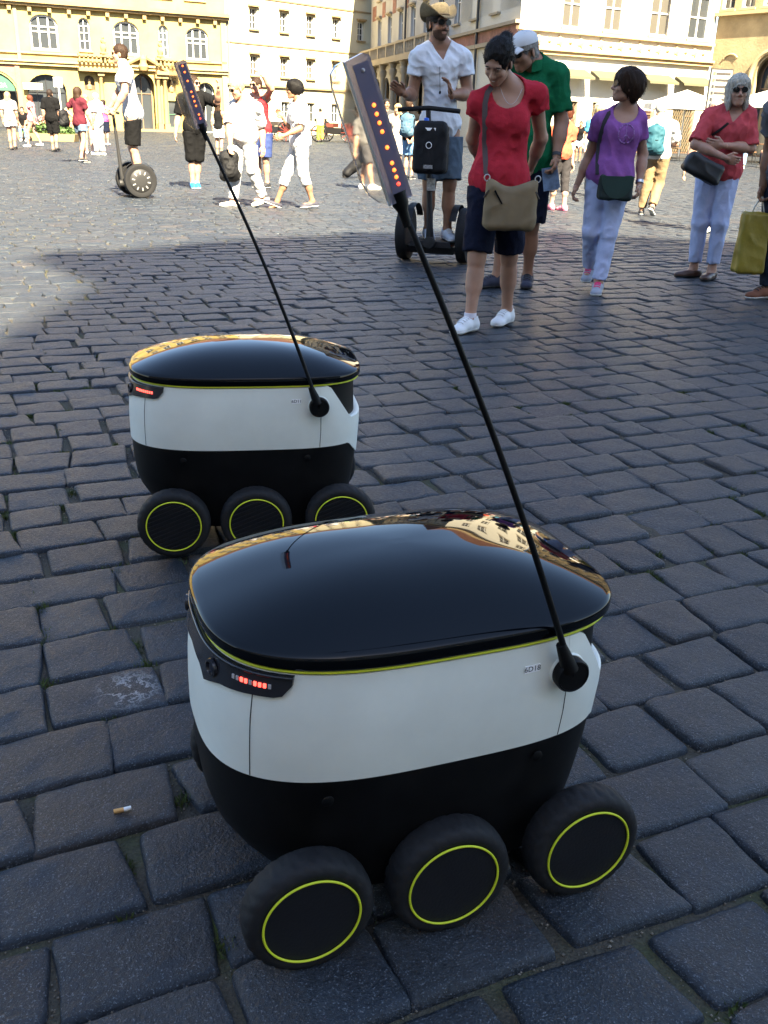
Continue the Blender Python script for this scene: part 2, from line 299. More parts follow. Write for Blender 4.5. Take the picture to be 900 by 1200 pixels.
# gum spots and paper specks trodden onto the stones
def specks():
    r_ = np.random.default_rng(21); V = []; T = []; k = 0
    for i in range(420):
        y = r_.uniform(6.0, 18) if i % 3 else r_.uniform(4.5, 9); x = r_.uniform(-.44, .44) * y; R_ = r_.uniform(.003, .008); a = np.arange(9) * 2 * np.pi / 9; rr = R_ * r_.uniform(.7, 1.25, 9); c = np.array([x, y, .0075])
        V += [c + np.array([0, 0, .0012])] + [c + np.array([rr[j] * math.cos(a[j]), rr[j] * math.sin(a[j]), -.003]) for j in range(9)]; T += [(k, k + 1 + j, k + 1 + (j + 1) % 9) for j in range(9)]; k += 10
    return raw_mesh('gum_specks', np.array(V), np.zeros((0, 4), int), np.array(T), 180)
ob('gum_specks', specks(), mat('trodden_gum', (.13, .13, .125), .85, .2, var=.6, vscale=2), label='pale trodden gum spots and paper specks scattered over the cobbles', cat='litter', kind='stuff')
# ---------------------------------------------------------------- houses round the square
GLASS = mat('window_glass', (.035, .04, .045), .08, .8); GLASS_L = mat('curtained_glass', (.075, .07, .06), .2, .6); FRAME = mat('white_window_frame', (.6, .59, .55), .5); DARKF = mat('brown_window_frame', (.16, .10, .06), .6)
def plaster(name, col, var=.10): return mat(name, col, .85, .25, 0, .35, 22, var, .55, bdist=.02)
class House:
    """one facade from A along D (metres u along, z up), outward normal to the right of D"""
    def __init__(s, A, D, label, cat='building', back=None):
        s.D = np.array([*nrm(D), 0.]); s.N = np.array([s.D[1], -s.D[0], 0]); s.A = np.array([A[0], A[1], 0.]); s.B = -s.N if back is None else np.array([*nrm(back), 0.])
        s.r = root('building', (A[0], A[1], 0), label, cat); s.ax = (s.D, np.array([0, 0, 1.]), s.N)
    def P(s, u, z, d=0): return s.D * u + s.N * d + np.array([0, 0, z])
    def bx(s, mb, u0, u1, z0, z1, d0, d1): mb.box(s.P((u0 + u1) / 2, (z0 + z1) / 2, (d0 + d1) / 2), (u1 - u0, z1 - z0, d1 - d0), (s.D, np.array([0, 0, 1.]), s.N)); return mb
    def part(s, name, m, *boxes, parent=None):
        mb = MB()
        for b in boxes: s.bx(mb, *b)
        return ob(name, mb, m, parent or s.r)
    def wall(s, u0, u1, z0, z1, ops, m, dep=.22, cap1=True):
        """ops: (u0, u1, z0, z1, rise) openings cut through the wall; rise > 0 arches the head"""
        us = sorted({u0, u1, *[o[0] for o in ops], *[o[1] for o in ops]}); zs = sorted({z0, z1, *[o[2] for o in ops], *[o[3] for o in ops]}); mb = MB()
        for a, b in zip(us, us[1:]):
            for c, d in zip(zs, zs[1:]):
                x, y = (a + b) / 2, (c + d) / 2
                if any(o[0] < x < o[1] and o[2] < y < o[3] for o in ops): continue
                mb.add([s.P(a, c), s.P(b, c), s.P(b, d), s.P(a, d)], [(0, 1, 2, 3)])
        for o in ops:
            a, b, c, d, rise = o; zsp = d - rise
            pts = [(a, c), (a, zsp)]
            if rise > 0:
                K = 12; arc = [((a + b) / 2 - (b - a) / 2 * math.cos(math.pi * k / K), zsp + rise * math.sin(math.pi * k / K)) for k in range(K + 1)]
                pts += arc[1:-1]
                for k in range(K): mb.add([s.P(*arc[k]), s.P(*arc[k + 1]), s.P(arc[k + 1][0], d), s.P(arc[k][0], d)], [(0, 1, 2, 3)])
            else: pts += []
            pts += [(b, zsp), (b, c)]
            loop = pts + [pts[0]] if c > .05 else pts
            for p, q in zip(loop, loop[1:]): mb.add([s.P(*p), s.P(*q), s.P(*q, -dep), s.P(*p, -dep)], [(0, 1, 2, 3)])
        # body of the house behind its facade
        Q = lambda u, z, d: s.P(u, z) + s.B * d
        mb.add([Q(u0, z0, .8), Q(u1 - 1.2, z0, .8), Q(u1 - 1.2, z1, .8), Q(u0, z1, .8), Q(u0, z0, 9), Q(u1, z0, 9), Q(u1, z1, 9), Q(u0, z1, 9)], [(0, 1, 2, 3), (5, 4, 7, 6)])
        mb.add([s.P(u0, z0), s.P(u0, z1), Q(u0, z1, 9), Q(u0, z0, 9), s.P(u1, z0), s.P(u1, z1), Q(u1, z1, 9), Q(u1, z0, 9)], [(0, 1, 2, 3)] + ([(4, 7, 6, 5)] if cap1 else []) + [(1, 5, 6, 2)])
        return ob('wall', mb, m, s.r)
    def window(s, o, nx=2, bars=(.55,), fm=None, gm=None, dep=.16, sill=None, hood=None, name='window', fw=.07):
        a, b, c, d, rise = o; mb = MB(); f = fw; zsp = d - rise
        s.bx(mb, a, a + f, c, zsp, -dep - .06, -dep); s.bx(mb, b - f, b, c, zsp, -dep - .06, -dep); s.bx(mb, a + f, b - f, c, c + f, -dep - .06, -dep)
        if rise <= 0: s.bx(mb, a + f, b - f, d - f, d, -dep - .06, -dep)
        else:
            K = 12; arc = [s.P((a + b) / 2 - ((b - a) / 2 - f / 2) * math.cos(math.pi * k / K), zsp + (rise - f / 2) * math.sin(math.pi * k / K), -dep - .03) for k in range(K + 1)]
            for p, q in zip(arc, arc[1:]): mb.bar(p, q, f, .06, s.N)
        def top(u): return d - f if rise <= 0 else zsp + rise * math.sqrt(max(0, 1 - ((u - (a + b) / 2) / ((b - a) / 2)) ** 2)) - f
        for k in range(1, nx):
            u = a + (b - a) * k / nx; s.bx(mb, u - f * .4, u + f * .4, c + f, top(u), -dep - .05, -dep + .005)
        for t in bars:
            z = c + (d - c) * t; s.bx(mb, a + f, b - f, z - f * .35, z + f * .35, -dep - .055, -dep + .002)
        w = ob(name, mb, fm or FRAME, s.r)
        pm = MB(); K = 10 if rise > 0 else 1; lo = [(a + f * .5, c), (b - f * .5, c)]
        if rise > 0: lo += [((a + b) / 2 + ((b - a) / 2) * math.cos(math.pi * k / K), zsp + rise * math.sin(math.pi * k / K)) for k in range(K + 1)]
        else: lo += [(b, d), (a, d)]
        pm.add([s.P(u, z, -dep - .045) for u, z in lo], [tuple(range(len(lo)))]); ob('pane', pm, gm or GLASS, w)
        if sill: ob('sill', s.bx(MB(), a - .1, b + .1, c - .1, c, -.1, sill), s.trim, w)
        if hood: ob('hood', s.bx(s.bx(MB(), a - .12, b + .12, d + .1, d + .2, 0, hood), a - .05, b + .05, d + .02, d + .1, 0, hood * .5), s.trim, w)
        return w
    def roof(s, u0, u1, z, h, m, over=.4):
        mb = MB(); mb.add([s.P(u0 - over, z, over), s.P(u1 + over, z, over), s.P(u1 + over, z + h) + s.B * 5, s.P(u0 - over, z + h) + s.B * 5, s.P(u1 + over, z) + s.B * 10, s.P(u0 - over, z) + s.B * 10], [(0, 1, 2, 3), (3, 2, 4, 5), (0, 3, 5), (1, 4, 2), (0, 5, 4, 1)])
        return ob('roof', mb, m, s.r)
ROOF = mat('clay_roof_tiles', (.13, .06, .04), .8, .3, 0, .6, 14, .3, 3, bdist=.05)
SAND = plaster('sandstone_trim', (.26, .185, .09)); 
# --- ornate yellow house on the left
L = House((-24.5, 62.2), (.888, .459), 'ornate yellow house with arched windows, balcony and columned portal at far left'); L.trim = plaster('pale_yellow_trim', (.33, .255, .12))
YEL = plaster('yellow_plaster', (.34, .26, .095), .22)
big = [(2.40, 4.05, 4.50, 6.45, .55), (7.38, 8.98, 4.50, 6.40, .55), (12.02, 13.5, 4.42, 6.32, .5)]; small = [(5.28, 5.96, 4.6, 6.42, .34), (10.25, 10.86, 4.5, 6.33, .3)]
lft = [(-3.0, -1.4, 4.5, 6.45, .55), (-7.2, -5.6, 4.5, 6.45, .55), (-11.2, -9.6, 4.5, 6.45, .55), (-15.2, -13.6, 4.5, 6.45, .55)]
up = [(u, u + 1.25, z, z + 1.9, 0) for z in (7.9, 11.4) for u in (-15, -11, -7, -2.8, .2, 2.6, 5.0, 7.6, 9.9, 12.1)]
shop = [(1.92, 4.22, .0, 3.15, .95), (-1.7, 1.28, .0, 3.2, 1.2), (-5.6, -3.2, 0, 3.2, 1.0), (12.62, 13.82, 0, 3.1, .6)]
portal = (8.38, 9.78, 0, 3.45, .7); niche = [(5.35, 6.0, 2.35, 3.2, .32), (10.62, 11.2, 2.4, 3.2, .3)]; sdoor = (10.62, 11.2, .25, 1.9, 0)
L.wall(-32, 14.7, 0, 14.4, big + small + lft + up + shop + [portal] + niche + [sdoor], YEL)
for o in big + lft: L.window(o, 3, (.52, .66), sill=.12, fw=.11)
for o in small: L.window(o, 2, (.3, .55, .75), sill=.1, fw=.07)
for o in up: L.window(o, 2, (.6,), sill=.1, hood=.2)
SHOPF = mat('dark_shop_front', (.02, .02, .022), .35)
for i, o in enumerate(shop): L.window(o, (4, 3, 4, 2)[i], (.68,), (SHOPF, SHOPF, DARKF, FRAME)[i], GLASS, .3, name='shop_window')
L.window(portal, 2, (.66,), DARKF, GLASS, .7, name='door'); L.window(sdoor, 1, (.5,), mat('green_shutter', (.05, .12, .07), .6), GLASS, .1, name='door')
for o in niche:
    nb = MB(); c = L.P((o[0] + o[1]) / 2, o[2], -.08); nb.lathe([(.11, 0), (.16, .05), (.17, .25), (.06, .36), (.09, .45), (.1, .55), (.05, .65), (0, .67)], c, (L.D, L.N, np.array([0, 0, 1.])), 14)
    ob('niche_bust', nb, SAND, L.r)
    ob('niche_back', L.bx(MB(), o[0], o[1], o[2], o[3], -.24, -.2), mat('dark_niche', (.08, .06, .04), .9), L.r)
TR = L.trim
L.part('cornice', TR, (-32, 14.75, 3.62, 3.80, 0, .22), (-32, 14.75, 3.80, 3.92, 0, .32)); L.part('string_course', TR, (-32, 14.7, 4.26, 4.38, 0, .12))
L.part('cornice', SAND, (-32, 14.9, 6.85, 7.0, 0, .30), (-32, 14.9, 7.0, 7.2, 0, .45)); L.part('eaves_cornice', SAND, (-32, 14.9, 14.0, 14.2, 0, .3), (-32, 14.9, 14.2, 14.45, 0, .5)); L.part('string_course', SAND, (-32, 14.8, 10.6, 10.8, 0, .2))
for u in np.arange(1.2, 14, 1.15): L.part('bracket', SAND, (u, u + .22, 6.55, 6.85, 0, .22))
L.part('pilaster', TR, (1.52, 1.72, 3.92, 6.85, 0, .1)); L.part('pilaster', TR, (14.35, 14.7, 0, 6.85, 0, .12))
PINK = mat('pink_stone', (.28, .15, .10), .8, .3, 0, .5, 8, .15, 1.2, bdist=.03)
L.part('shop_pier', PINK, (1.28, 1.55, 0, 3.6, 0, .12)); 
pk = MB(); K = 16
arc = [(-.21 - 1.6 * math.cos(math.pi * k / K), 2.0 + 1.32 * math.sin(math.pi * k / K)) for k in range(K + 1)]
for k in range(K): pk.add([L.P(*arc[k], .06), L.P(*arc[k + 1], .06), L.P(arc[k + 1][0], 3.6, .06), L.P(arc[k][0], 3.6, .06)], [(0, 1, 2, 3)])
ob('pink_arch_facing', pk, PINK, L.r)
gl = L.bx(MB(), -1.6, 1.2, 2.1, 2.13, -.2, .5); ob('canopy', gl, SHOPF, L.r)
gs = MB(); gs.add([L.P(-.21 - 1.42 * math.cos(math.pi * k / 14), 2.1 + 1.1 * math.sin(math.pi * k / 14), -.12) for k in range(15)], [tuple(range(15))]); sg = ob('green_fascia', gs, mat('green_fascia', (.035, .10, .07), .5), L.r)
WHITE = mat('white_lettering', (.8, .8, .78), .6)
letters('lettering', 'OGA', .34, L.P(.35, 2.42, -.1), L.ax, WHITE, sg)
letters('lettering', 'I', .34, L.P(.25, 2.8, -.1), L.ax, WHITE, sg)
fs = L.bx(MB(), 1.62, 2.75, 2.25, 2.62, .3, .36); ob('shop_sign', fs, mat('cream_sign', (.7, .64, .45), .6), L.r)
# portal: columns, balustrade, curved pediment, statues
for u in (6.35, 7.75, 9.98, 10.42):
    L.part('column_base', SAND, (u - .17, u + .17, 0, .5, 0, .42)); L.part('column_capital', SAND, (u - .2, u + .2, 3.2, 3.42, 0, .46))
    cl = MB(); cl.lathe([(.15, .5), (.16, .6), (.14, .7), (.135, 2.0), (.115, 3.0), (.15, 3.05), (.16, 3.2)], L.P(u, 0, .22), (L.D, L.N, np.array([0, 0, 1.])), 12); ob('column', cl, SAND, L.r)
for a_, b_ in ((5.0, 7.6), (9.85, 11.35)): L.part('balcony_slab', SAND, (a_, b_, 3.42, 3.62, 0, .6)); L.part('balcony_rail', SAND, (a_, b_, 4.28, 4.4, .4, .6))
for u in np.r_[np.arange(5.1, 7.6, .26), np.arange(9.9, 11.35, .26)]:
    b = MB(); b.lathe([(.06, 3.93), (.09, 4.03), (.04, 4.15), (.06, 4.28)], L.P(u, 0, .5), (L.D, L.N, np.array([0, 0, 1.])), 8); ob('baluster', b, SAND, L.r)
for s_ in (-1, 1):
    a = [L.P(9.08 + s_ * (1.75 * t), 3.55 + .95 * (1 - t) ** 1.6 + .18 * math.sin(t * 3.1), .3) for t in np.linspace(0.12, 1, 14)]
    ob('pediment_scroll', MB().tube(a, np.linspace(.16, .11, 14), 8), SAND, L.r)
ob('keystone_carving', MB().lathe([(.0, 3.5), (.26, 3.62), (.34, 3.85), (.2, 4.1), (.24, 4.3), (.1, 4.5), (0, 4.55)], L.P(9.08, 0, .3), (L.D, L.N, np.array([0, 0, 1.])), 10), SAND, L.r)
for u in (6.62, 10.2):
    st = MB(); st.lathe([(.2, 4.4), (.22, 4.5), (.13, 4.56), (.16, 4.7), (.19, 4.85), (.1, 5.02), (.15, 5.1), (.13, 5.22), (.05, 5.27), (.08, 5.36), (.0, 5.45)], L.P(u, 0, .45), (L.D, L.N, np.array([0, 0, 1.])), 12, lambda i, k, r: r * (1 + .25 * math.sin(k * 1.9 + i))); ob('balcony_statue', st, SAND, L.r)
L.roof(-32, 14.7, 14.4, 3, ROOF)
L.part('step', SAND, (6, 11.4, 0, .15, .0, .9))
# --- plain cream house in the middle
C_ = House((-11.45, 68.93), (.682, .731), 'plain cream house with rows of small hooded windows in the middle distance'); C_.trim = plaster('ochre_trim', (.28, .20, .10))
CRM = plaster('cream_plaster', (.46, .42, .30), .06); ops1 = []
for u in (2.05, 4.72, 7.18, 9.68, 12.25): ops1 += [(u, u + .66, 6.55, 7.78, 0), (u, u + .66, 3.72, 4.92, 0), (u, u + .66, 9.4, 10.6, 0), (u, u + .66, 12.2, 13.4, 0)]
gops = [(u, u + .78, .85, 2.13, 0) for u in (2.3, 4.77, 7.2, 9.67, 12.1)]
C_.wall(.02, 14.4, 0, 15.2, ops1 + gops, CRM)
for i, o in enumerate(ops1): C_.window(o, 2, (.33, .66), gm=GLASS_L if i % 4 == 1 else GLASS, sill=.14, hood=.2, fw=.05)
for o in gops: C_.window(o, 2, (.5,), fw=.06)
C_.part('cornice', C_.trim, (0, 14.4, 3.02, 3.14, 0, .16)); C_.part('string_course', C_.trim, (0, 14.4, 5.6, 5.68, 0, .06)); C_.part('string_course', C_.trim, (0, 14.4, 8.4, 8.5, 0, .06))
C_.part('eaves_cornice', C_.trim, (0, 14.4, 14.9, 15.2, 0, .5)); C_.roof(0, 14.4, 15.2, 3, ROOF)
sgn = MB()
letters('lettering', 'NEW YORK', .26, C_.P(8.95, 2.66, .012), C_.ax, mat('grey_lettering', (.42, .40, .34), .7), C_.r)
C_.part('downpipe', mat('zinc_pipe', (.3, .3, .28), .5, metal=.6), (.12, .22, 0, 12.2, .02, .12))
# --- corner house: shaded arcade side and sunlit front
K0 = np.array([5.35, 46.82]); 
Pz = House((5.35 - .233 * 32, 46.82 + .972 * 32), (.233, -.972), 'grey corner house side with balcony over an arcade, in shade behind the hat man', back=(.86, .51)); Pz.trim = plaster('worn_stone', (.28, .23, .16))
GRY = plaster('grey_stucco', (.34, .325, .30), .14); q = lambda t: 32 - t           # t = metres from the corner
pw = [(q(t + .55), q(t - .55), 6.0, 7.7, 0) for t in (3.4, 6.6, 9.8, 13, 16.2, 19.4, 22.6, 25.8, 29)]
pw2 = [(a, b, z, z + 1.6, 0) for z in (8.9, 12.4) for a, b, *_ in pw]
pa = [(q(t + 1.0), q(t - 1.0), 0, 3.9, .9) for t in (14.4, 17.4, 20.4, 23.4, 26.4, 29.4)]; pg = [(q(t + .6), q(t - .6), 0.0, 2.9, 0) for t in (2.4, 6.0, 9.6)]
Pz.wall(0, 32, 0, 16, pw + pw2 + pa + pg, GRY, cap1=False)
for o in pw + pw2: Pz.window(o, 2, (.62,), gm=GLASS_L, sill=.16, hood=.22)
for o in pa: Pz.window(o, 2, (.6,), DARKF, GLASS, .55, name='arcade_door')
for o in pg: Pz.window(o, 2, (.7,), DARKF, GLASS, .2, name='shop_window')
SGR = mat('red_sgraffito', (.22, .11, .085), .85, .2, 0, .3, 9, .45, 2.2)
for t0, t1 in ((1.2, 2.6), (4.4, 5.6), (7.6, 8.8), (24, 25), (27.2, 28.2), (20.6, 21.6), (30.2, 31.4)): Pz.part('sgraffito_panel', SGR, (q(t1), q(t0), 7.75, 8.7, 0, .02))
Pz.part('sgraffito_frieze', SGR, (q(11.6), q(.2), 4.82, 5.3, 0, .03)); Pz.part('cornice', Pz.trim, (q(32), q(0), 5.32, 5.46, 0, .22)); Pz.part('cornice', Pz.trim, (q(12), q(0), 4.6, 4.78, 0, .2)); Pz.part('eaves_cornice', Pz.trim, (0, 32, 15.6, 16, 0, .5))
Pz.part('balcony_slab', Pz.trim, (q(31.8), q(12.4), 4.62, 4.98, 0, .95)); Pz.part('balcony_rail', Pz.trim, (q(31.8), q(12.4), 5.62, 5.74, .78, .95))
for i, t in enumerate(np.arange(12.6, 31.8, .42)):
    if i % 6 == 0: Pz.part('balcony_pier', Pz.trim, (q(t) - .14, q(t) + .14, 4.98, 5.62, .76, .95))
    else: ob('baluster', MB().lathe([(.05, 4.98), (.08, 5.15), (.04, 5.35), (.06, 5.62)], Pz.P(q(t), 0, .86), (Pz.D, Pz.N, np.array([0, 0, 1.])), 8), Pz.trim, Pz.r)
for t in (12.6, 15.9, 18.9, 21.9, 24.9, 27.9, 31.2):
    cl = MB(); cl.lathe([(.3, 0), (.3, .25), (.22, .35), (.2, 2.0), (.17, 3.8), (.26, 3.95), (.28, 4.2), (.2, 4.3), (.3, 4.62)], Pz.P(q(t), 0, .62), (Pz.D, Pz.N, np.array([0, 0, 1.])), 14); ob('column', cl, Pz.trim, Pz.r)
for t in (5.8, 20.8): ob('downpipe', MB().tube([Pz.P(q(t), 0, .14), Pz.P(q(t), 12, .14)], .07, 8), mat('black_pipe', (.02, .02, .02), .5), Pz.r)
Pz.part('attic_block', Pz.trim, (q(12.4), q(11.2), 4.98, 5.95, 0, .8)); Pz.roof(0, 32, 16, 3, ROOF)
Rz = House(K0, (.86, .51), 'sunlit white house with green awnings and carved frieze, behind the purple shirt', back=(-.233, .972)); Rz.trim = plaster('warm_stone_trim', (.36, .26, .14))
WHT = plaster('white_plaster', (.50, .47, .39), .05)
rw = [(2.40, 3.60, 5.32, 7.3, 0), (4.90, 6.12, 5.32, 7.3, 0), (7.80, 9.18, 5.32, 7.3, 0), (10.40, 11.86, 5.32, 7.3, 0)]; rw2 = [(a, b, z, z + 1.8, 0) for z in (8.6, 12.2) for a, b, *_ in rw]
rg = [(2.6, 3.8, 0, 2.25, 0), (4.72, 5.68, .0, 2.25, 0), (7.67, 8.85, 0, 2.28, 0), (10.1, 11.7, 0, 2.25, 0)]
Rz.wall(.0, 12.25, 0, 16, rw + rw2 + rg, WHT)
for i, o in enumerate(rw + rw2): Rz.window(o, 2, (.5,), gm=GLASS_L if i != 3 else GLASS, sill=.1, fw=.09)
LAT = mat('iron_lattice', (.20, .16, .10), .5, metal=.4)
for i, o in enumerate(rg):
    Rz.window(o, 2, (.8,), DARKF, mat('dark_doorway', (.03, .012, .008), .7) if i == 2 else GLASS_L, .2, name='door' if i == 2 else 'shop_window')
    if i != 2:
        lm = MB()
        for k in range(-8, 12):
            for sg_ in (1, -1):
                p0 = (o[0] + k * .16, .1); L_ = 2.1
                a = [p0[0], p0[1]]; b = [p0[0] + sg_ * L_ * .5, p0[1] + L_]
                t0 = 0; t1 = 1
                for lo_, hi_ in ((o[0], o[1]),):
                    dx = b[0] - a[0]; ta, tb = sorted(((lo_ - a[0]) / dx, (hi_ - a[0]) / dx)); t0 = max(t0, ta); t1 = min(t1, tb)
                if t1 > t0 + .02: lm.bar(Rz.P(a[0] + (b[0] - a[0]) * t0, a[1] + (b[1] - a[1]) * t0, -.1), Rz.P(a[0] + (b[0] - a[0]) * t1, a[1] + (b[1] - a[1]) * t1, -.1), .035, .02)
        ob('lattice', lm, LAT, Rz.r)
Rz.part('cornice', Rz.trim, (-.2, 12.25, 5.06, 5.2, 0, .2)); Rz.part('cornice', Rz.trim, (-.2, 12.25, 4.14, 4.30, 0, .2), (-.2, 12.25, 4.30, 4.42, 0, .32)); Rz.part('eaves_cornice', Rz.trim, (0, 12.25, 15.6, 16, 0, .5))
for i, u in enumerate(np.arange(.5, 12.2, .62)):
    b = MB(); b.lathe([(.22 if i % 2 else .13, 0), (.2 if i % 2 else .11, .05), (.07, .09), (0, .1)], Rz.P(u, 4.74, 0), (Rz.D, np.array([0, 0, 1.]), Rz.N), 10, lambda i_, k, r: r * (1 + .28 * math.sin(k * 2.5))); ob('frieze_carving', b, Rz.trim, Rz.r)
AWN = mat('olive_awning', (.085, .08, .045), .85)
for a, b in ((2.25, 4.0), (4.35, 5.95), (7.6, 9.45), (9.9, 12.05)):
    am = MB(); am.add([Rz.P(a, 3.62, .05), Rz.P(b, 3.62, .05), Rz.P(b + .05, 3.28, .75), Rz.P(a - .05, 3.28, .75), Rz.P(a - .05, 3.18, .76), Rz.P(b + .05, 3.18, .76), Rz.P(a, 3.58, .05), Rz.P(b, 3.58, .05), Rz.P(b + .05, 3.24, .75), Rz.P(a - .05, 3.24, .75)], [(0, 1, 2, 3), (3, 2, 5, 4), (6, 9, 8, 7), (0, 3, 9, 6), (1, 7, 8, 2)]); ob('awning', am, AWN, Rz.r)
Rz.roof(0, 12.25, 16, 3, ROOF)
# --- weathered ochre house at the right edge
Gz = House((15.95, 53.11), (.58, -.81), 'weathered ochre house with arched doorway at the right edge'); Gz.trim = plaster('ochre_stone', (.33, .26, .15))
OCH = mat('stained_ochre_plaster', (.28, .22, .13), .9, .2, 0, .5, 10, .30, .7, bdist=.03)
gw = [(u, u + .75, z, z + 1.68, 0) for z in (6.72, 10.4) for u in (.15, 1.3, 2.5, 4.2, 6, 8, 10, 12, 14)]; ga = [(2.72, 4.6, 0, 4.6, .95), (6.5, 8.6, 0, 4.2, .9), (11, 13, 0, 4.2, .9)]
Gz.wall(.03, 20, 0, 14.5, gw + ga, OCH)
for o in gw: Gz.window(o, 2, (.6,), sill=.1, fw=.08)
for o in ga: Gz.window(o, 2, (.68,), DARKF, GLASS, .5, name='door')
Gz.part('cornice', Gz.trim, (0, 20, 6.42, 6.58, 0, .28)); Gz.part('eaves_cornice', Gz.trim, (0, 20, 14.2, 14.5, 0, .5)); Gz.roof(0, 20, 14.5, 3, ROOF)
am = [Gz.P(3.66 - 1.18 * math.cos(math.pi * k / 14), 3.65 + 1.15 * math.sin(math.pi * k / 14), .05) for k in range(15)]
ob('arch_moulding', MB().tube([Gz.P(2.48, 0, .05)] + am + [Gz.P(4.84, 0, .05)], .13, 8), Gz.trim, Gz.r)
cre = MB(); cre.tube([Gz.P(1.15 + .45 * math.cos(a), 4.35 + .35 * math.sin(a), .03) for a in np.linspace(.5, 2.7, 9)], .05, 6); ob('worn_carving', cre, Gz.trim, Gz.r)
# --- houses behind the photographer, whose roofs throw the shade over the foreground

def shade_line(gx, gy, yc=-18):      # the roof point above y = yc whose shadow falls on (gx, gy)
    t = (gy - yc) / -SUND[1]; return gx + SUND[0] * t, SUND[2] * t
def back_house(x0, x1, topline, label, m):
    r = root('building', ((x0 + x1) / 2, -18, 0), label, 'building'); cx = (x0 + x1) / 2; mb = MB(); n_ = len(topline)
    P = [(x0 - cx, 0, 0), (x1 - cx, 0, 0)] + [(x - cx, 0, z) for x, z in topline[::-1]]; F = [(x, y - .5, z) for x, y, z in P]
    mb.add(P + F, [tuple(range(len(P) - 1, -1, -1)), tuple(range(len(P), 2 * len(P)))] + [(i, (i + 1) % len(P), len(P) + (i + 1) % len(P), len(P) + i) for i in range(len(P))])
    ob('wall', mb, m, r); ob('house_body', MB().box((0, -4.6, 9), (x1 - x0, 8, 18)), m, r)
    for u in np.arange(x0 + 1.3, x1 - 1.6, 4.0):
        for z in (1.2, 4.8, 8.6, 12.4, 16.2):
            w = MB(); w.box((u + .55 - cx, .04, z + .05), (1.3, .1, .1)); w.box((u + .55 - cx, .04, z + 1.75), (1.3, .1, .1)); w.box((u - .05 - cx, .04, z + .9), (.1, .1, 1.7)); w.box((u + 1.15 - cx, .04, z + .9), (.1, .1, 1.7)); w.box((u + .55 - cx, .03, z + .9), (.06, .05, 1.6))
            wo_ = ob('window', w, FRAME, r); ob('pane', MB().box((u + .55 - cx, .012, z + .9), (1.1, .02, 1.6)), GLASS, wo_)
    ob('cornice', MB().box((0, .15, 3.7), (x1 - x0, .3, .2)), SAND, r)
ax_, az_ = shade_line(-2.3, 4.9); tl = [shade_line(-2.2, 4.95), shade_line(-2.2, 6.4), shade_line(-2.2, 7.5), shade_line(-2.62, 8.05), shade_line(-3.1, 8.65), shade_line(-2.6, 8.85), shade_line(-1.45, 10.2), shade_line(.2, 11.2), shade_line(1.9, 11.75), shade_line(4.5, 11.15)]
back_house(tl[0][0], 60, tl + [(60, tl[-1][1] - .6)], 'tall stepped-gable house behind the photographer that shades the foreground', plaster('pale_back_plaster', (.62, .58, .50)))
back_house(-55, tl[0][0] - .02, [(-55, az_), (tl[0][0] - .02, az_)], 'lower house behind the photographer, left of the tall gable', plaster('rose_back_plaster', (.60, .50, .42)))
# ---------------------------------------------------------------- delivery robots
BLACKP = mat('black_plastic', (.0048, .0046, .0048), .5, .22, 0, .12, 300, .5, 11, bdist=.001); LIDM = mat('gloss_black_lid', (.0015, .002, .003), .03, .26)
WHITEP = mat('white_shell', (.73, .75, .68), .42, .4, 0, .05, 500, .07, 5, bdist=.0006); LIME = mat('lime_line', (.62, .68, .03), .45); TYRE = mat('tyre_rubber', (.013, .013, .014), .7, .3, 0, .35, 160, .3, 20, bdist=.002)
HUBM = mat('hub_black', (.010, .010, .012), .5, .4, 0, .08, 200, .2, 9); SMOKE = mat('smoked_band', (.018, .018, .022), .12, .6); LENS = mat('camera_lens', (.01, .01, .02), .05, .9); METAL = mat('dull_steel', (.45, .45, .46), .35, metal=1)
LEDR = mat('led_red_lit', (.8, .08, .05), .4, emit=(1, .07, .05), estr=.55); LEDO = mat('led_off', (.45, .42, .42), .3); LEDA = mat('led_amber_lit', (1, .3, .1), .4, emit=(1, .13, .015), estr=.62); LEDA2 = mat('led_red_amber', (1, .2, .1), .4, emit=(1, .04, .02), estr=.5)
ACRYL = mat('clear_acrylic', (.86, .82, .76), .03, .5, trans=1, ior=1.49); BARM = mat('smoky_led_bar', (.36, .34, .43), .22, .5, trans=.6, ior=1.35); PAPER = mat('label_paper', (.93, .93, .93), .5); INK = mat('black_ink', (.02, .02, .02), .7)
def unit_outline(nf, nr, m=168):
    t = np.linspace(0, 2 * math.pi, 2401)[:-1]; c, s = np.cos(t), np.sin(t); n_ = np.where(c < 0, nf, nr)
    P = np.c_[np.sign(c) * np.abs(c) ** (2 / n_), np.sign(s) * np.abs(s) ** (2 / n_)]; w = P * np.array([.33, .235])
    d = np.r_[0, np.cumsum(np.linalg.norm(np.diff(np.r_[w, w[:1]], axis=0), axis=1))]
    q = np.linspace(0, d[-1], m, endpoint=False); PP = np.r_[P, P[:1]]
    return np.c_[np.interp(q, d, PP[:, 0]), np.interp(q, d, PP[:, 1])]
OUT = unit_outline(2.9, 3.7); YC = .257
def sec(z, x0, x1, hw, out=OUT): return np.c_[(x0 + x1) / 2 + (x1 - x0) / 2 * out[:, 0], YC + hw * out[:, 1], np.full(len(out), z)]
ZT = [.06, .09, .13, .17, .21, .25, .29, .312, .36, .41, .45, .49]; X0 = [-.250, -.281, -.313, -.337, -.349, -.352, -.353, -.353, -.353, -.351, -.346, -.337]; X1 = [.256, .266, .278, .286, .292, .296, .299, .300, .303, .303, .301, .297]; HW = [.188, .195, .202, .208, .214, .2195, .224, .2265, .2305, .2315, .230, .2265]
def shell(z, off=0): 
    return np.array([np.interp(z, ZT, X0) - off, np.interp(z, ZT, X1) + off, np.interp(z, ZT, HW) + off])
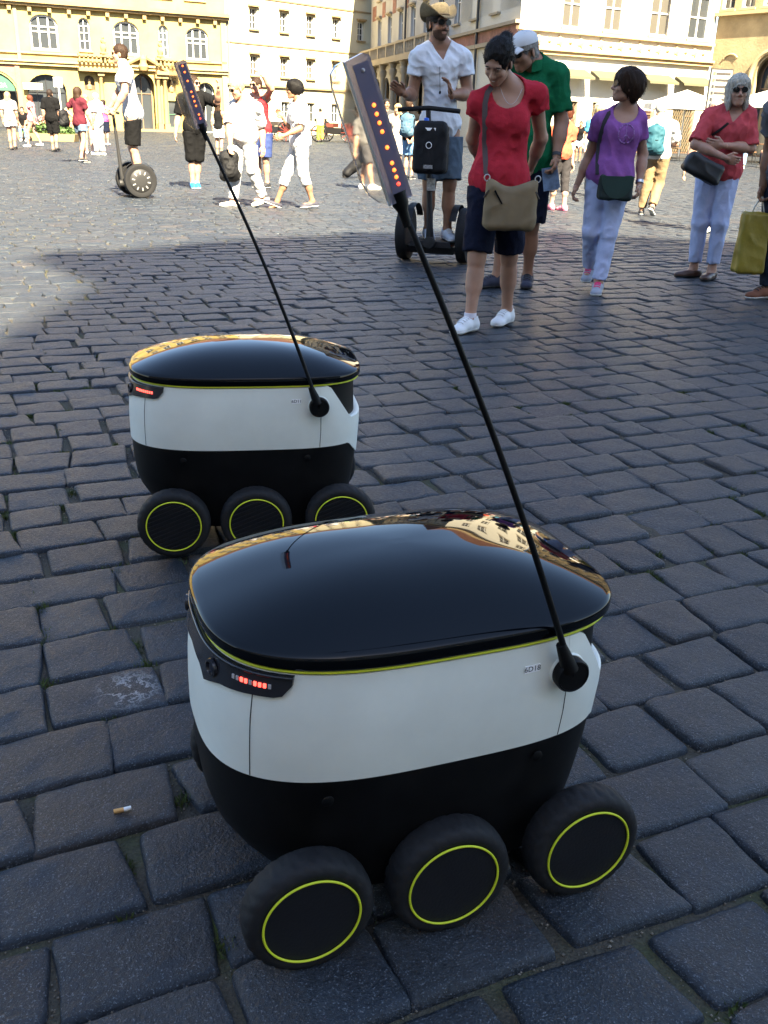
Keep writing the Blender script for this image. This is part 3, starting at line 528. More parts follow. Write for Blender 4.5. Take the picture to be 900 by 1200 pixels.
def S(i, z, off=0):
    """point i of the outline at height z on the shell"""
    a = shell(z, off); o = OUT[i % len(OUT)]; return np.array([(a[0] + a[1]) / 2 + (a[1] - a[0]) / 2 * o[0], YC + a[2] * o[1], z])
NO = len(OUT); XS = np.array([S(i, .45)[0] for i in range(NO)]); YS = np.array([S(i, .45)[1] for i in range(NO)])
def rear_inset(x, z):
    """the shell steps in above the rear shelf"""
    a = np.clip((x - (.262 + (.47 - z) * .0)) / .02, 0, 1); return 0
def strip(idx, zlo, zhi, off=0, nz=6, th=.0):
    """patch of the shell between per-point heights, with its edge turned in"""
    rows = [np.array([S(i, zlo(i), off - .006) for i in idx])]
    for k in range(nz + 1): rows.append(np.array([S(i, zlo(i) + (zhi(i) - zlo(i)) * k / nz, off) for i in idx]))
    rows.append(np.array([S(i, zhi(i), off - .006) for i in idx])); P = np.array(rows)
    l = np.array([P[k, 0] + (np.array([P[k, 0, 0], YC, P[k, 0, 2]]) - P[k, 0]) * .0 for k in range(len(rows))])
    m = MB().grid(P)
    for e in (0, -1):
        inn = np.array([S(idx[e], r[e][2], off - .006) for r in rows]); m.grid(np.array([P[:, e], inn]) if e == -1 else np.array([inn, P[:, e]]))
    return m
def wheel_mesh():
    prof = [(.074, .004), (.079, .0008), (.087, .0012), (.0935, .0035), (.0980, .0085), (.1002, .016), (.1009, .028), (.1002, .040), (.0980, .0475), (.0935, .052), (.086, .055), (.06, .055)]
    n_ = 192
    def fn(i, k, r):
        if 3 <= i <= 9:
            ph = (k + abs(i - 6) * 2.0 * (1 if i < 6 else -1)) % 8; return r - (.0022 if ph < 1.5 and i != 6 else 0)
        return r
    m = MB(); m.lathe(prof, (0, 0, 0), ((1, 0, 0), (0, 0, 1), (0, 1, 0)), n_, fn); return m.mesh('tyre', 50)
TY = wheel_mesh()
def hub_mesh(ridged):
    m = MB(); m.lathe([(0, .0005), (.05, .0010), (.0715, .0016), (.0725, .004)], (0, 0, 0), ((1, 0, 0), (0, 0, 1), (0, 1, 0)), 48)
    if ridged:
        for k in range(-5, 6):
            h = k * .0118; w = math.sqrt(max(0, .068 ** 2 - h * h)); a = R(22); d = np.array([math.cos(a), 0, math.sin(a)]); nn = np.array([-math.sin(a), 0, math.cos(a)])
            if w > .012: m.bar(nn * h - d * w + np.array([0, -.0005, 0]), nn * h + d * w + np.array([0, -.0005, 0]), .0045, .004, (0, 1, 0))
    return m.mesh('hub_cap', 40)
RINGM = MB().tube([(.0742 * math.cos(a), -.0004, .0742 * math.sin(a)) for a in np.linspace(0, 2 * math.pi, 72, endpoint=False)], .0019, 8, closed=True).mesh('rim_ring', 180)
def robot(loc, yaw, label, masttop, flagtop, code, ridged, lit):
    r = root('delivery_robot', (*loc, 0), label, 'robot', None, yaw)
    # black tub
    zs = [.062, .075, .09, .13, .17, .20, .25, .30, .311]; lv = [sec(.058, -.215, .22, .16)] + [sec(z, *shell(z, -.003)) for z in zs] + [sec(.33, *shell(.33, -.012)), sec(.485, *shell(.485, -.012))]
    m = MB().grid(np.array(lv), True); m.add(lv[0], [tuple(range(NO))]); ob('lower_body', m.mesh('lower_body', 50), BLACKP, r)
    # white shell: front cap, two sides, rear cap, split at the seams
    zb = lambda i: .312 - .045 * float(np.clip((XS[i % NO] - .262) / .03, 0, 1)) * (1 if abs(YS[i % NO] - YC) > .1 else 1)
    def ztop(i):
        x = XS[i % NO]; return .4895 if x < .205 else float(np.clip(.4895 - (x - .205) * 1.75, .388, .4895))
    order = np.arange(NO); near_ = [i for i in order if YS[i] < YC]; 
    def arcs(cond):
        ids = [i for i in range(NO) if cond(XS[i], YS[i])]; k = next((j for j in range(len(ids) - 1) if ids[j + 1] - ids[j] > 1), None)
        return ids if k is None else ids[k + 1:] + ids[:k + 1]
    fr = arcs(lambda x, y: x < -.288); ob('front_panel', strip(fr, zb, ztop, 0, 8).mesh('front_panel', 50), WHITEP, r)
    for c in (lambda x, y: -.296 <= x and y < YC and x <= .18, lambda x, y: -.296 <= x and y > YC and x <= .18):
        ob('side_panel', strip(arcs(c), zb, ztop, 0, 8).mesh('side_panel', 50), WHITEP, r)
    re = arcs(lambda x, y: x > .1735); ob('rear_panel', strip(re, zb, ztop, .0004, 10).mesh('rear_panel', 50), WHITEP, r)
    seam = mat('seam_shadow_gap', (.01, .01, .01), .9)
    for x_, zt_ in ((-.291, .452), (.177, .404)):
        for sd in (-1, 1):
            i_ = min((i for i in range(NO) if (YS[i] - YC) * sd > 0), key=lambda i: abs(XS[i] - x_)); ob('panel_seam', MB().tube([S(i_, z, -.0001) for z in np.linspace(.313, zt_, 8)], .0009, 6).mesh('panel_seam', 180), seam, r)
    # rear shelf and dark recess
    rr = arcs(lambda x, y: x > .20); ob('rear_recess', strip(rr, lambda i: ztop(i) - .012, lambda i: .4895, -.028, 6).mesh('rear_recess', 50), SMOKE, r)
    sh = MB(); top = np.array([S(i, ztop(i), .0004) for i in rr]); mid = np.array([S(i, ztop(i) + .003, -.003) for i in rr]); md2 = np.array([S(i, ztop(i) + .001, -.014) for i in rr]); inn = np.array([S(i, ztop(i) - .006, -.030) for i in rr]); sh.grid(np.array([top, mid, md2, inn])); ob('rear_shelf', sh.mesh('rear_shelf', 60), WHITEP, r)
    # smoked sensor band round the front
    bd = arcs(lambda x, y: x < -.24); nb = len(bd)
    def blo(i):
        j = bd.index(i) / (nb - 1); j = min(j, 1 - j); return float(np.interp(j, [0, .012, .035, .12, .24, .29, .335, .37, .5], [.474, .461, .455, .453, .448, .440, .432, .446, .452]))
    band = ob('sensor_band', strip(bd, blo, lambda i: .4885, .0045, 4).mesh('sensor_band', 50), SMOKE, r)
    ob('band_trim', MB().tube([S(i, .4865, .0065) for i in bd], .0022, 6).mesh('band_trim', 180), SMOKE, band)
    def frame_at(i, z, off):
        p = S(i, z, off); t = nrm(S(i + 1, z) - S(i - 1, z)); nn = nrm(np.cross(t, (0, 0, 1)));
        if nn @ (p - np.array([-.02, YC, z])) < 0: nn = -nn
        return p, t, nn
    ends = (bd[-1], bd[0]) if YS[bd[-1]] < YS[bd[0]] else (bd[0], bd[-1]); sgn_ = 1 if ends[0] == bd[0] else -1
    for side in (0, 1):
        e = ends[side]; st = sgn_ if side == 0 else -sgn_
        p, t, nn = frame_at(e + st * int(nb * .285), .463, .004); ob('camera_bezel', MB().lathe([(.014, 0), (.0135, .005), (.0105, .006), (.0095, .002)], p, (t, (0, 0, 1), nn), 24).mesh('camera_bezel', 40), SMOKE, band)
        ob('camera_lens', MB().lathe([(.0092, .001), (.006, .0035), (0, .0045)], p, (t, (0, 0, 1), nn), 20).mesh('camera_lens', 180), LENS, band)
        for k in range(9):
            p, t, nn = frame_at(e + st * 3, .47, .005); w = (k + .5) / 9; ii = e + st * nb * (.055 + .135 * w); i0 = int(math.floor(ii)); f_ = ii - i0
            p = S(i0, .4705, .0052) * (1 - f_) + S(i0 + 1, .4705, .0052) * f_; _, t, nn = frame_at(i0, .4705, .005)
            ob('led', MB().box(p, (.0042, .0065, .002), (t, (0, 0, 1), nn)).mesh('led'), LEDR if lit[k] else LEDO, band)
    # lime line and lid
    ob('lime_trim', MB().tube(sec(.4935, *shell(.49, .0003)), .0024, 6, closed=True).mesh('lime_trim', 180), LIME, r)
    lv = [sec(.498, *shell(.49, -.004)), sec(.4985, *shell(.49, .004)), sec(.502, *shell(.49, .0065)), sec(.5155, *shell(.49, .007)), sec(.5185, *shell(.49, .0055))]
    a = shell(.49, .0055)
    for k in (.985, .96, .92, .86, .78, .68, .56, .42, .28, .14, .04):
        o = OUT * k; lv.append(np.c_[(a[0] + a[1]) / 2 + (a[1] - a[0]) / 2 * o[:, 0], YC + a[2] * o[:, 1], np.full(NO, .5195 + .056 * (1 - k ** 2.5))])
    m = MB().grid(np.array(lv), True); m.add(lv[-1], [tuple(range(NO))]); ob('lid', m.mesh('lid', 35), LIDM, r)
    # wheels, bogie arms
    hm = hub_mesh(ridged)
    for side in (0, 1):
        for k, x in enumerate((-.2335, -.006, .2335)):
            w = ob('wheel', TY.copy() if False else TY, TYRE, r); w.location = (x, 0 if side == 0 else .498, .1005); w.rotation_euler = (0, .7 * k + .4 * side, 0 if side == 0 else math.pi)
            h = ob('hub_cap', hm, HUBM, w); g_ = ob('rim_ring', RINGM, LIME, w)
            if ridged: h.rotation_euler = (0, -.7 * k - .4 * side, 0)
        y = .085 if side == 0 else .40
        ob('suspension_arm', MB().tube([(-.2335, y, .1), (-.12, y, .135), (-.006, y, .1)], .011, 8), BLACKP, r); ob('suspension_arm', MB().tube([(.02, y, .15), (.13, y, .14), (.2335, y, .1)], .011, 8), BLACKP, r)
        for x in (-.2335, -.006, .2335): ob('axle', MB().tube([(x, .05 if side == 0 else .455, .1), (x, .12 if side == 0 else .39, .1)], .016, 12), BLACKP, r)
    for x in (-.20, .14): ob('body_bolt', MB().lathe([(.009, 0), (.009, .0012), (.008, .002), (0, .002)], (x, .0375, .283), ((1, 0, 0), (0, 0, 1), (0, -1, 0)), 16), BLACKP, r)
    # mast and lit flag
    b0 = np.array([.171, .016, .437]); t0 = np.array(masttop); t1 = np.array(flagtop); d = nrm(t0 - b0)
    ob('mast_socket_ring', MB().lathe([(.0295, 0), (.0290, .003), (.028, .004), (0, .004)], (b0[0], .0315, b0[2]), ((1, 0, 0), (0, 0, 1), (0, -1, 0)), 32), WHITEP, r)
    ms = ob('mast_base', MB().lathe([(.027, 0), (.0275, .016), (.0255, .0195), (.0235, .0198), (.023, .0185), (0, .0185)], (b0[0], .030, b0[2]), ((1, 0, 0), (0, 0, 1), (0, -1, 0)), 36), BLACKP, r)
    ob('mast_socket', MB().tube([b0 + d * .012, b0 + d * .03, b0 + d * .05, b0 + d * .062], (.013, .0115, .009, .0075), 12).mesh('mast_socket', 60), BLACKP, ms)
    sag = np.array([0, 0, 1]) * 0; L_ = np.linalg.norm(t0 - b0)
    ob('mast', MB().tube([b0 + (t0 - b0) * k / 12 + np.array([.012, 0, 0]) * math.sin(math.pi * k / 12) for k in range(13)], np.linspace(.0052, .0036, 13), 10).mesh('mast', 180), BLACKP, r)
    fd = nrm(t1 - t0); side = nrm(np.cross(fd, (0, -1, 0))); side = side if side[0] > 0 else -side; fn_ = nrm(np.cross(side, fd)); fn_ = fn_ if fn_[1] < 0 else -fn_; H_ = np.linalg.norm(t1 - t0)
    o = t0; ax = (side, fd, fn_)
    ob('flag_foot', MB().tube([o - fd * .03, o - fd * .012, o - fd * .004, o + fd * .010], (.0050, .0062, .0095, .0105), 12).mesh('flag_foot', 60), BLACKP, r)
    w = .0138
    fl = ob('flag_light_bar', MB().prism([(-w, 0), (w, 0), (w, H_ - .004), (w - .006, H_), (-w, H_ - .002)], o - fn_ * .003, ax, .010).mesh('flag_light_bar', 20), BARM, r)
    ob('light_strip', MB().prism([(-w * .55, .01), (w * .78, .01), (w * .78, H_ - .008), (-w * .55, H_ - .008)], o + fn_ * .0072, ax, .0006), mat('led_board', (.13, .12, .18), .3), fl)
    pl = [(-w - .022, .034), (-w - .018, .018), (-w - .009, .006), (-w - .0005, .0), (-w - .0005, H_ - .001), (-w - .009, H_ - .002), (-w - .017, H_ - .008), (-w - .020, H_ - .020)]
    ob('clear_flag', MB().prism(pl, o - fn_ * .004, ax, .008).mesh('clear_flag', 20), ACRYL, r)
    ob('flag_edge', MB().bar(o + side * (-w - .0012) + fn_ * .0075, o + fd * (H_ - .002) + side * (-w - .0012) + fn_ * .0075, .0024, .002, fn_), METAL, fl)
    pos = [.11, .22, .27, .32, .37, .48, .58, .63, .68, .73]; pos = [1 - q_ for q_ in (.10, .33, .39, .45, .51, .62, .73, .78, .83, .88)] if not ridged else [1 - q_ for q_ in (.08, .17, .30, .46, .53, .60, .67, .80, .86)]
    for k, f_ in enumerate(pos):
        ob('flag_led', MB().lathe([(.0022, 0), (.0019, .0010), (0, .0015)], o + fd * H_ * f_ + side * w * .15 + fn_ * .0078, (side, fd, fn_), 12).mesh('flag_led', 180), LEDO if (k == 0 and not ridged) else (LEDA if k < len(pos) - 1 else LEDA2), fl)
    # code sticker
    i_ = min((i for i in range(NO) if YS[i] < YC), key=lambda i: abs(XS[i] - .108)); p, t, nn = frame_at(i_, .452, .0006); t = t if t[0] > 0 else -t
    st = ob('code_label', MB().box(p, (.026, .0125, .0008), (t, (0, 0, 1), nn)), PAPER, r)
    letters('lettering', code, .0125, p + nn * .0006, (t, (0, 0, 1), nn), INK, st, ext=.0001)
    return r
robot((.1328, 1.1165), .3625, 'near black and white six-wheeled delivery robot with smooth hub caps, in the foreground', (-.124, .03, 1.107), (-.180, .03, 1.250), '6D18', False, (0, 1, 1, 1, 0, 1, 1, 0, 0))
robot((-.3605, 2.4788), .172, 'farther six-wheeled delivery robot with ridged hub caps, standing behind the near one', (-.110, .03, 1.146), (-.155, .03, 1.292), '6D11', True, (1,) * 9).scale = (1.03, 1.03, 1.01)
# ---------------------------------------------------------------- people: one implicit surface per body, clothes as children
def sg_(a, b, p): 
    ba = b - a; h = np.clip(((p - a) @ ba) / (ba @ ba + 1e-12), 0, 1); return np.linalg.norm(p - a - h[:, None] * ba, axis=1), h
def cap(a, b, ra, rb):
    a = np.asarray(a, float); b = np.asarray(b, float)
    def f(p): d, h = sg_(a, b, p); return d - (ra + (rb - ra) * h)
    f.bb = (np.minimum(a - ra, b - rb), np.maximum(a + ra, b + rb)); return f
def ell(c, r, ax=None):
    c = np.asarray(c, float); r = np.asarray(r, float); A = np.eye(3) if ax is None else np.array([nrm(x) for x in ax])
    def f(p):
        q = (p - c) @ A.T; k0 = np.linalg.norm(q / r, axis=1); k1 = np.linalg.norm(q / (r * r), axis=1) + 1e-9; return k0 * (k0 - 1) / k1
    f.bb = (c - r.max(), c + r.max()); return f
def plane(o, n_):
    o = np.asarray(o, float); n_ = nrm(n_); return lambda p: (p - o) @ n_
def smin(a, b, k): h = np.maximum(k - np.abs(a - b), 0) / k; return np.minimum(a, b) - h * h * k * .25
def union(fs, k):
    def f(p):
        d = fs[0](p)
        for g_ in fs[1:]: d = smin(d, g_(p), k)
        return d
    f.bb = (np.min([x.bb[0] for x in fs], 0) - .02, np.max([x.bb[1] for x in fs], 0) + .02); return f
def infl(f, e):
    def g_(p): return f(p) - e
    g_.bb = (f.bb[0] - e, f.bb[1] + e); return g_
def cut(f, *gs, k=.0):
    def h(p):
        d = f(p)
        for g_ in gs:
            e = g_(p); d = np.maximum(d, e) if k <= 0 else -smin(-d, -e, k)
        return d
    h.bb = f.bb; return h
def folds(f, amp, seed=0, sc=1.0, direction=None):
    r_ = np.random.default_rng(seed); K = r_.normal(0, 1, (7, 3)) * np.array([1, 1, .75]); K = K / np.linalg.norm(K, axis=1)[:, None] * r_.uniform(25, 85, (7, 1)) * sc; ph_ = r_.uniform(0, 6.28, 7)
    def g_(p):
        w = np.zeros(len(p))
        for k_, q_ in zip(K, ph_): w += np.sin(p @ k_ + q_)
        return f(p) + amp * (np.abs(w) * .55 - .6)
    g_.bb = (f.bb[0] - amp, f.bb[1] + amp); return g_
def mesh_sdf(f, h, lo=None, hi=None, newton=1):
    lo = f.bb[0] - 2 * h if lo is None else np.asarray(lo, float); hi = f.bb[1] + 2 * h if hi is None else np.asarray(hi, float); B = 4; H = h * B
    nb = np.maximum(np.ceil((hi - lo) / H).astype(int), 1); g1 = [lo[i] + H * np.arange(nb[i] + 1) for i in range(3)]
    Cp = np.stack(np.meshgrid(*g1, indexing='ij'), -1); cd = f(Cp.reshape(-1, 3)).reshape(Cp.shape[:3])
    m = np.full(tuple(nb), 1e9); 
    for i in (0, 1):
        for j in (0, 1):
            for k in (0, 1): m = np.minimum(m, np.abs(cd[i:nb[0] + i, j:nb[1] + j, k:nb[2] + k]))
    act = m < H * 1.35; n_ = nb * B + 1
    D = np.repeat(np.repeat(np.repeat(cd[:-1, :-1, :-1], B, 0), B, 1), B, 2); D = np.pad(D, ((0, 1),) * 3, mode='edge')
    A = np.zeros(tuple(n_), bool); af = np.repeat(np.repeat(np.repeat(act, B, 0), B, 1), B, 2)
    for i in (0, 1):
        for j in (0, 1):
            for k in (0, 1): A[i:i + af.shape[0], j:j + af.shape[1], k:k + af.shape[2]] |= af
    idx = np.argwhere(A); D[A] = f(lo + idx * h)
    s = D < 0; s[0], s[-1], s[:, 0], s[:, -1], s[:, :, 0], s[:, :, -1] = (False,) * 6
    c8 = [s[i:n_[0] - 1 + i, j:n_[1] - 1 + j, k:n_[2] - 1 + k] for i in (0, 1) for j in (0, 1) for k in (0, 1)]
    cnt = sum(x.astype(np.int8) for x in c8); cell = (cnt > 0) & (cnt < 8); ids = -np.ones(cell.shape, int); ci = np.argwhere(cell); ids[cell] = np.arange(len(ci))
    V = np.zeros((len(ci), 3)); W = np.zeros(len(ci)); off = [(i, j, k) for i in (0, 1) for j in (0, 1) for k in (0, 1)]
    for a, oa in enumerate(off):
        for b, ob_ in enumerate(off):
            if b <= a or sum(abs(x - y) for x, y in zip(oa, ob_)) != 1: continue
            ia = ci + oa; ib = ci + ob_; da = D[tuple(ia.T)]; db = D[tuple(ib.T)]; x = s[tuple(ia.T)] != s[tuple(ib.T)]
            t = np.clip(np.where(x, da / np.where(np.abs(da - db) < 1e-9, 1e-9, da - db), 0), 0, 1)
            V += (ia + (ib - ia) * t[:, None]) * x[:, None]; W += x
    V = lo + V / W[:, None] * h; Q = []
    for ax in range(3):
        sl = [slice(None)] * 3; sl2 = [slice(None)] * 3; sl[ax] = slice(0, -1); sl2[ax] = slice(1, None); e = s[tuple(sl)] != s[tuple(sl2)]
        for b in range(3):
            if b != ax:
                q = [slice(None)] * 3; q[b] = 0; e[tuple(q)] = False; q[b] = -1; e[tuple(q)] = False
        ei = np.argwhere(e); u, v = (ax + 1) % 3, (ax + 2) % 3; eu = np.eye(3, dtype=int)[u]; ev = np.eye(3, dtype=int)[v]
        q = np.stack([ids[tuple(x.T)] for x in (ei - eu - ev, ei - ev, ei, ei - eu)], 1); fl = s[tuple(sl)][tuple(ei.T)]; q[~fl] = q[~fl][:, ::-1]; Q.append(q)
    Q = np.concatenate(Q); Q = Q[(Q >= 0).all(1)]
    for _ in range(newton):
        d = f(V); e = h * .3; G = np.stack([(f(V + np.eye(3)[i] * e) - d) / e for i in range(3)], 1); g2 = (G * G).sum(1) + 1e-6; st = -(d / g2)[:, None] * G; ln = np.linalg.norm(st, axis=1)[:, None]; V = V + st * np.minimum(1, h * .45 / (ln + 1e-9))
    return V, Q
def sdf_mesh(name, parts):
    V = []; Q = []; n_ = 0
    for v, q in parts: V.append(v); Q.append(q + n_); n_ += len(v)
    return raw_mesh(name, np.concatenate(V), np.concatenate(Q), None, 180)
def hand(wr, d, th, curl, s, inw):
    """five separate fingers; d = direction of the hand, th = side of the thumb"""
    d = nrm(d); th = nrm(th - d * (th @ d)); n_ = np.cross(th, d) if False else np.cross(d, th); fs = []
    pc = wr + d * .046 * s; fs.append(ell(pc, (.050 * s, .041 * s, .0155 * s), (d, th, n_))); fs.append(cap(wr - d * .015 * s, wr + d * .03 * s, .0225 * s, .024 * s))
    pn = n_ if n_ @ inw > 0 else -n_
    for k, (o, L_, r_) in enumerate(((.030, .070, .0086), (.0105, .079, .0088), (-.009, .074, .0084), (-.027, .058, .0075))):
        a = wr + d * (.082 - .006 * (k == 3)) * s + th * o * s; c1 = curl * (.6 + .08 * k); dd_ = nrm(d * math.cos(c1) + pn * math.sin(c1) + th * o * .9); b = a + dd_ * L_ * .47 * s
        c2 = c1 + curl * .8; d2 = nrm(d * math.cos(c2) + pn * math.sin(c2) + th * o * .9); c = b + d2 * L_ * .30 * s; c3 = c2 + curl * .5; d3 = nrm(d * math.cos(c3) + pn * math.sin(c3)); e = c + d3 * L_ * .23 * s
        fs += [cap(a - d * .02 * s, a, r_ * s * 1.1, r_ * s), cap(a, b, r_ * s, r_ * s * .95), cap(b, c, r_ * s * .95, r_ * s * .88), cap(c, e, r_ * s * .88, r_ * s * .75)]
    a = wr + d * .022 * s + th * .026 * s; td = nrm(d * .75 + th * .62 + pn * .2); b = a + td * .042 * s; c = b + nrm(d * .95 + th * .12 + pn * .25) * .032 * s
    fs += [cap(a, b, .0115 * s, .0098 * s), cap(b, c, .0098 * s, .0078 * s)]
    return union(fs, .0065 * s)
def head_parts(c, fw, up, s, male):
    fw = nrm(fw); up = nrm(up - fw * (up @ fw)); rt = np.cross(fw, up); ax = (rt, fw, up)
    def T(x, y, z): return c + (rt * x + fw * y + up * z) * s
    j = 1.08 if male else 1.0
    base = union([ell(T(0, -.014, .030), np.array((.0745, .094, .088)) * s, ax), ell(T(0, .026, -.042), np.array((.0575 * j, .066, .074)) * s, ax), cap(T(0, .064, -.094), T(0, .058, -.098), .020 * s * j, .020 * s * j),
        cap(T(-.037 * j, .012, -.075), T(-.012, .06, -.098), .016 * s * j, .014 * s), cap(T(.037 * j, .012, -.075), T(.012, .06, -.098), .016 * s * j, .014 * s), cap(T(-.036, .078, .019), T(.036, .078, .019), .0125 * s, .0125 * s), ell(T(-.036, .062, -.030), np.array((.022, .022, .02)) * s, ax), ell(T(.036, .062, -.030), np.array((.022, .022, .02)) * s, ax)], .022 * s)
    nose = union([cap(T(0, .086, .004), T(0, .1075, -.034), .0075 * s, .0108 * s), cap(T(-.011, .095, -.039), T(.011, .095, -.039), .0072 * s, .0072 * s)], .008 * s)
    lips = union([cap(T(-.020, .081, -.0655), T(.020, .081, -.0655), .0062 * s, .0062 * s), cap(T(-.017, .081, -.074), T(.017, .081, -.074), .0064 * s, .0064 * s)], .004 * s)
    ears = union([ell(T(-.076, -.008, -.012), np.array((.008, .017, .031)) * s, (rt + fw * .25, fw, up)), ell(T(.076, -.008, -.012), np.array((.008, .017, .031)) * s, (rt - fw * .25, fw, up))], .004)
    sock = [ell(T(x, .096, .001), np.array((.019, .016, .012)) * s, ax) for x in (-.0315, .0315)]
    def f(p):
        d = base(p)
        for q in sock: d = -smin(-d, q(p) , .014 * s)
        d = smin(d, nose(p), .012 * s); d = smin(d, lips(p), .008 * s); return smin(d, ears(p), .008 * s)
    f.bb = (base.bb[0] - .03, base.bb[1] + .03); return f, T, ax, base
def hairs(style, T, ax, s, base, seed, fine=True):
    face = ell(T(0, .100, -.030), np.array((.064, .085, .093)) * s, ax); sk_ = infl(ell(T(0, -.016, .031), np.array((.0765, .096, .090)) * s, ax), .009 * s); back = ell(T(0, -.045, -.03), np.array((.070, .055, .062)) * s, ax)
    low = plane(T(0, 0, -.055), -ax[2]); earcut = [ell(T(x, .015, -.028), np.array((.022, .035, .05)) * s, ax) for x in (-.078, .078)]
    neg = lambda f_: (lambda p: -f_(p))
    if style == 'crop': f = cut(union([infl(sk_, -.003 * s), back], .03 * s), neg(face), *[neg(e) for e in earcut], low)
    elif style == 'bald': f = cut(infl(sk_, -.0065 * s), neg(face), neg(ell(T(0, .02, .10), np.array((.07, .10, .055)) * s, ax)), *[neg(e) for e in earcut], low)
    elif style == 'bun':
        f = union([cut(union([infl(sk_, .001 * s), back], .03 * s), neg(ell(T(0, .105, -.028), np.array((.066, .083, .094)) * s, ax)), *[neg(e) for e in earcut], low), cap(T(.01, -.105, .050), T(.012, -.15, .040), .034 * s, .040 * s), cap(T(.01, -.15, .05), T(.01, -.165, -.03), .032 * s, .016 * s)], .015 * s)
    elif style == 'bowl':
        f = cut(union([infl(sk_, .016 * s), ell(T(0, -.075, .015), np.array((.080, .065, .090)) * s, ax), cap(T(-.055, .045, .08), T(.05, .05, .082), .030 * s, .03 * s), ell(T(0, -.07, -.06), np.array((.058, .038, .055)) * s, ax)], .04 * s), neg(ell(T(0, .115, -.045), np.array((.075, .092, .088)) * s, ax)), plane(T(0, 0, -.115), -ax[2]))
    elif style == 'bob':
        f = cut(union([infl(sk_, .012 * s), ell(T(-.068, -.012, -.055), np.array((.028, .062, .105)) * s, ax), ell(T(.068, -.012, -.055), np.array((.028, .062, .105)) * s, ax), ell(T(0, -.065, -.06), np.array((.082, .055, .105)) * s, ax), cap(T(-.048, .060, .070), T(.048, .060, .070), .026 * s, .026 * s)], .03 * s), neg(ell(T(0, .12, -.062), np.array((.066, .105, .108)) * s, ax)), plane(T(0, 0, -.150), -ax[2]))
    else:
        f = cut(union([infl(sk_, .010 * s), ell(T(0, -.065, -.07), np.array((.085, .055, .13)) * s, ax), cap(T(-.05, -.05, -.1), T(-.045, -.06, -.27), .045 * s, .022 * s), cap(T(.05, -.05, -.1), T(.045, -.06, -.27), .045 * s, .022 * s)], .04 * s), neg(ell(T(0, .115, -.05), np.array((.058, .10, .10)) * s, ax)))
    return folds(f, .0035 * s, seed, 2.2) if fine else f
SKIN = {k: mat('skin_' + k, c, .5, .4, 0, .1, 260, .10, 14, sss=.12, bdist=.002) for k, c in dict(light=(.36, .205, .14), fair=(.42, .26, .19), tan=(.25, .128, .078), brown=(.17, .09, .055)).items()}
HAIR = {k: mat('hair_' + k, c, .6, .22, 0, 1, 150, .5, 60, stretch=(1, 1, .18), bdist=.006) for k, c in dict(black=(.007, .006, .006), dark=(.018, .011, .008), brown=(.030, .016, .009), red=(.07, .02, .01), blond=(.34, .23, .11), grey=(.30, .29, .27), white=(.44, .42, .36)).items()}
EYEW = mat('eye_white', (.7, .68, .65), .25); IRIS = mat('iris', (.03, .018, .01), .15); LIP = mat('lips', (.33, .12, .10), .45); SHADES = mat('sunglass_lens', (.004, .0035, .0035), .22, .22); BROW = mat('eyebrow', (.02, .014, .01), .8)
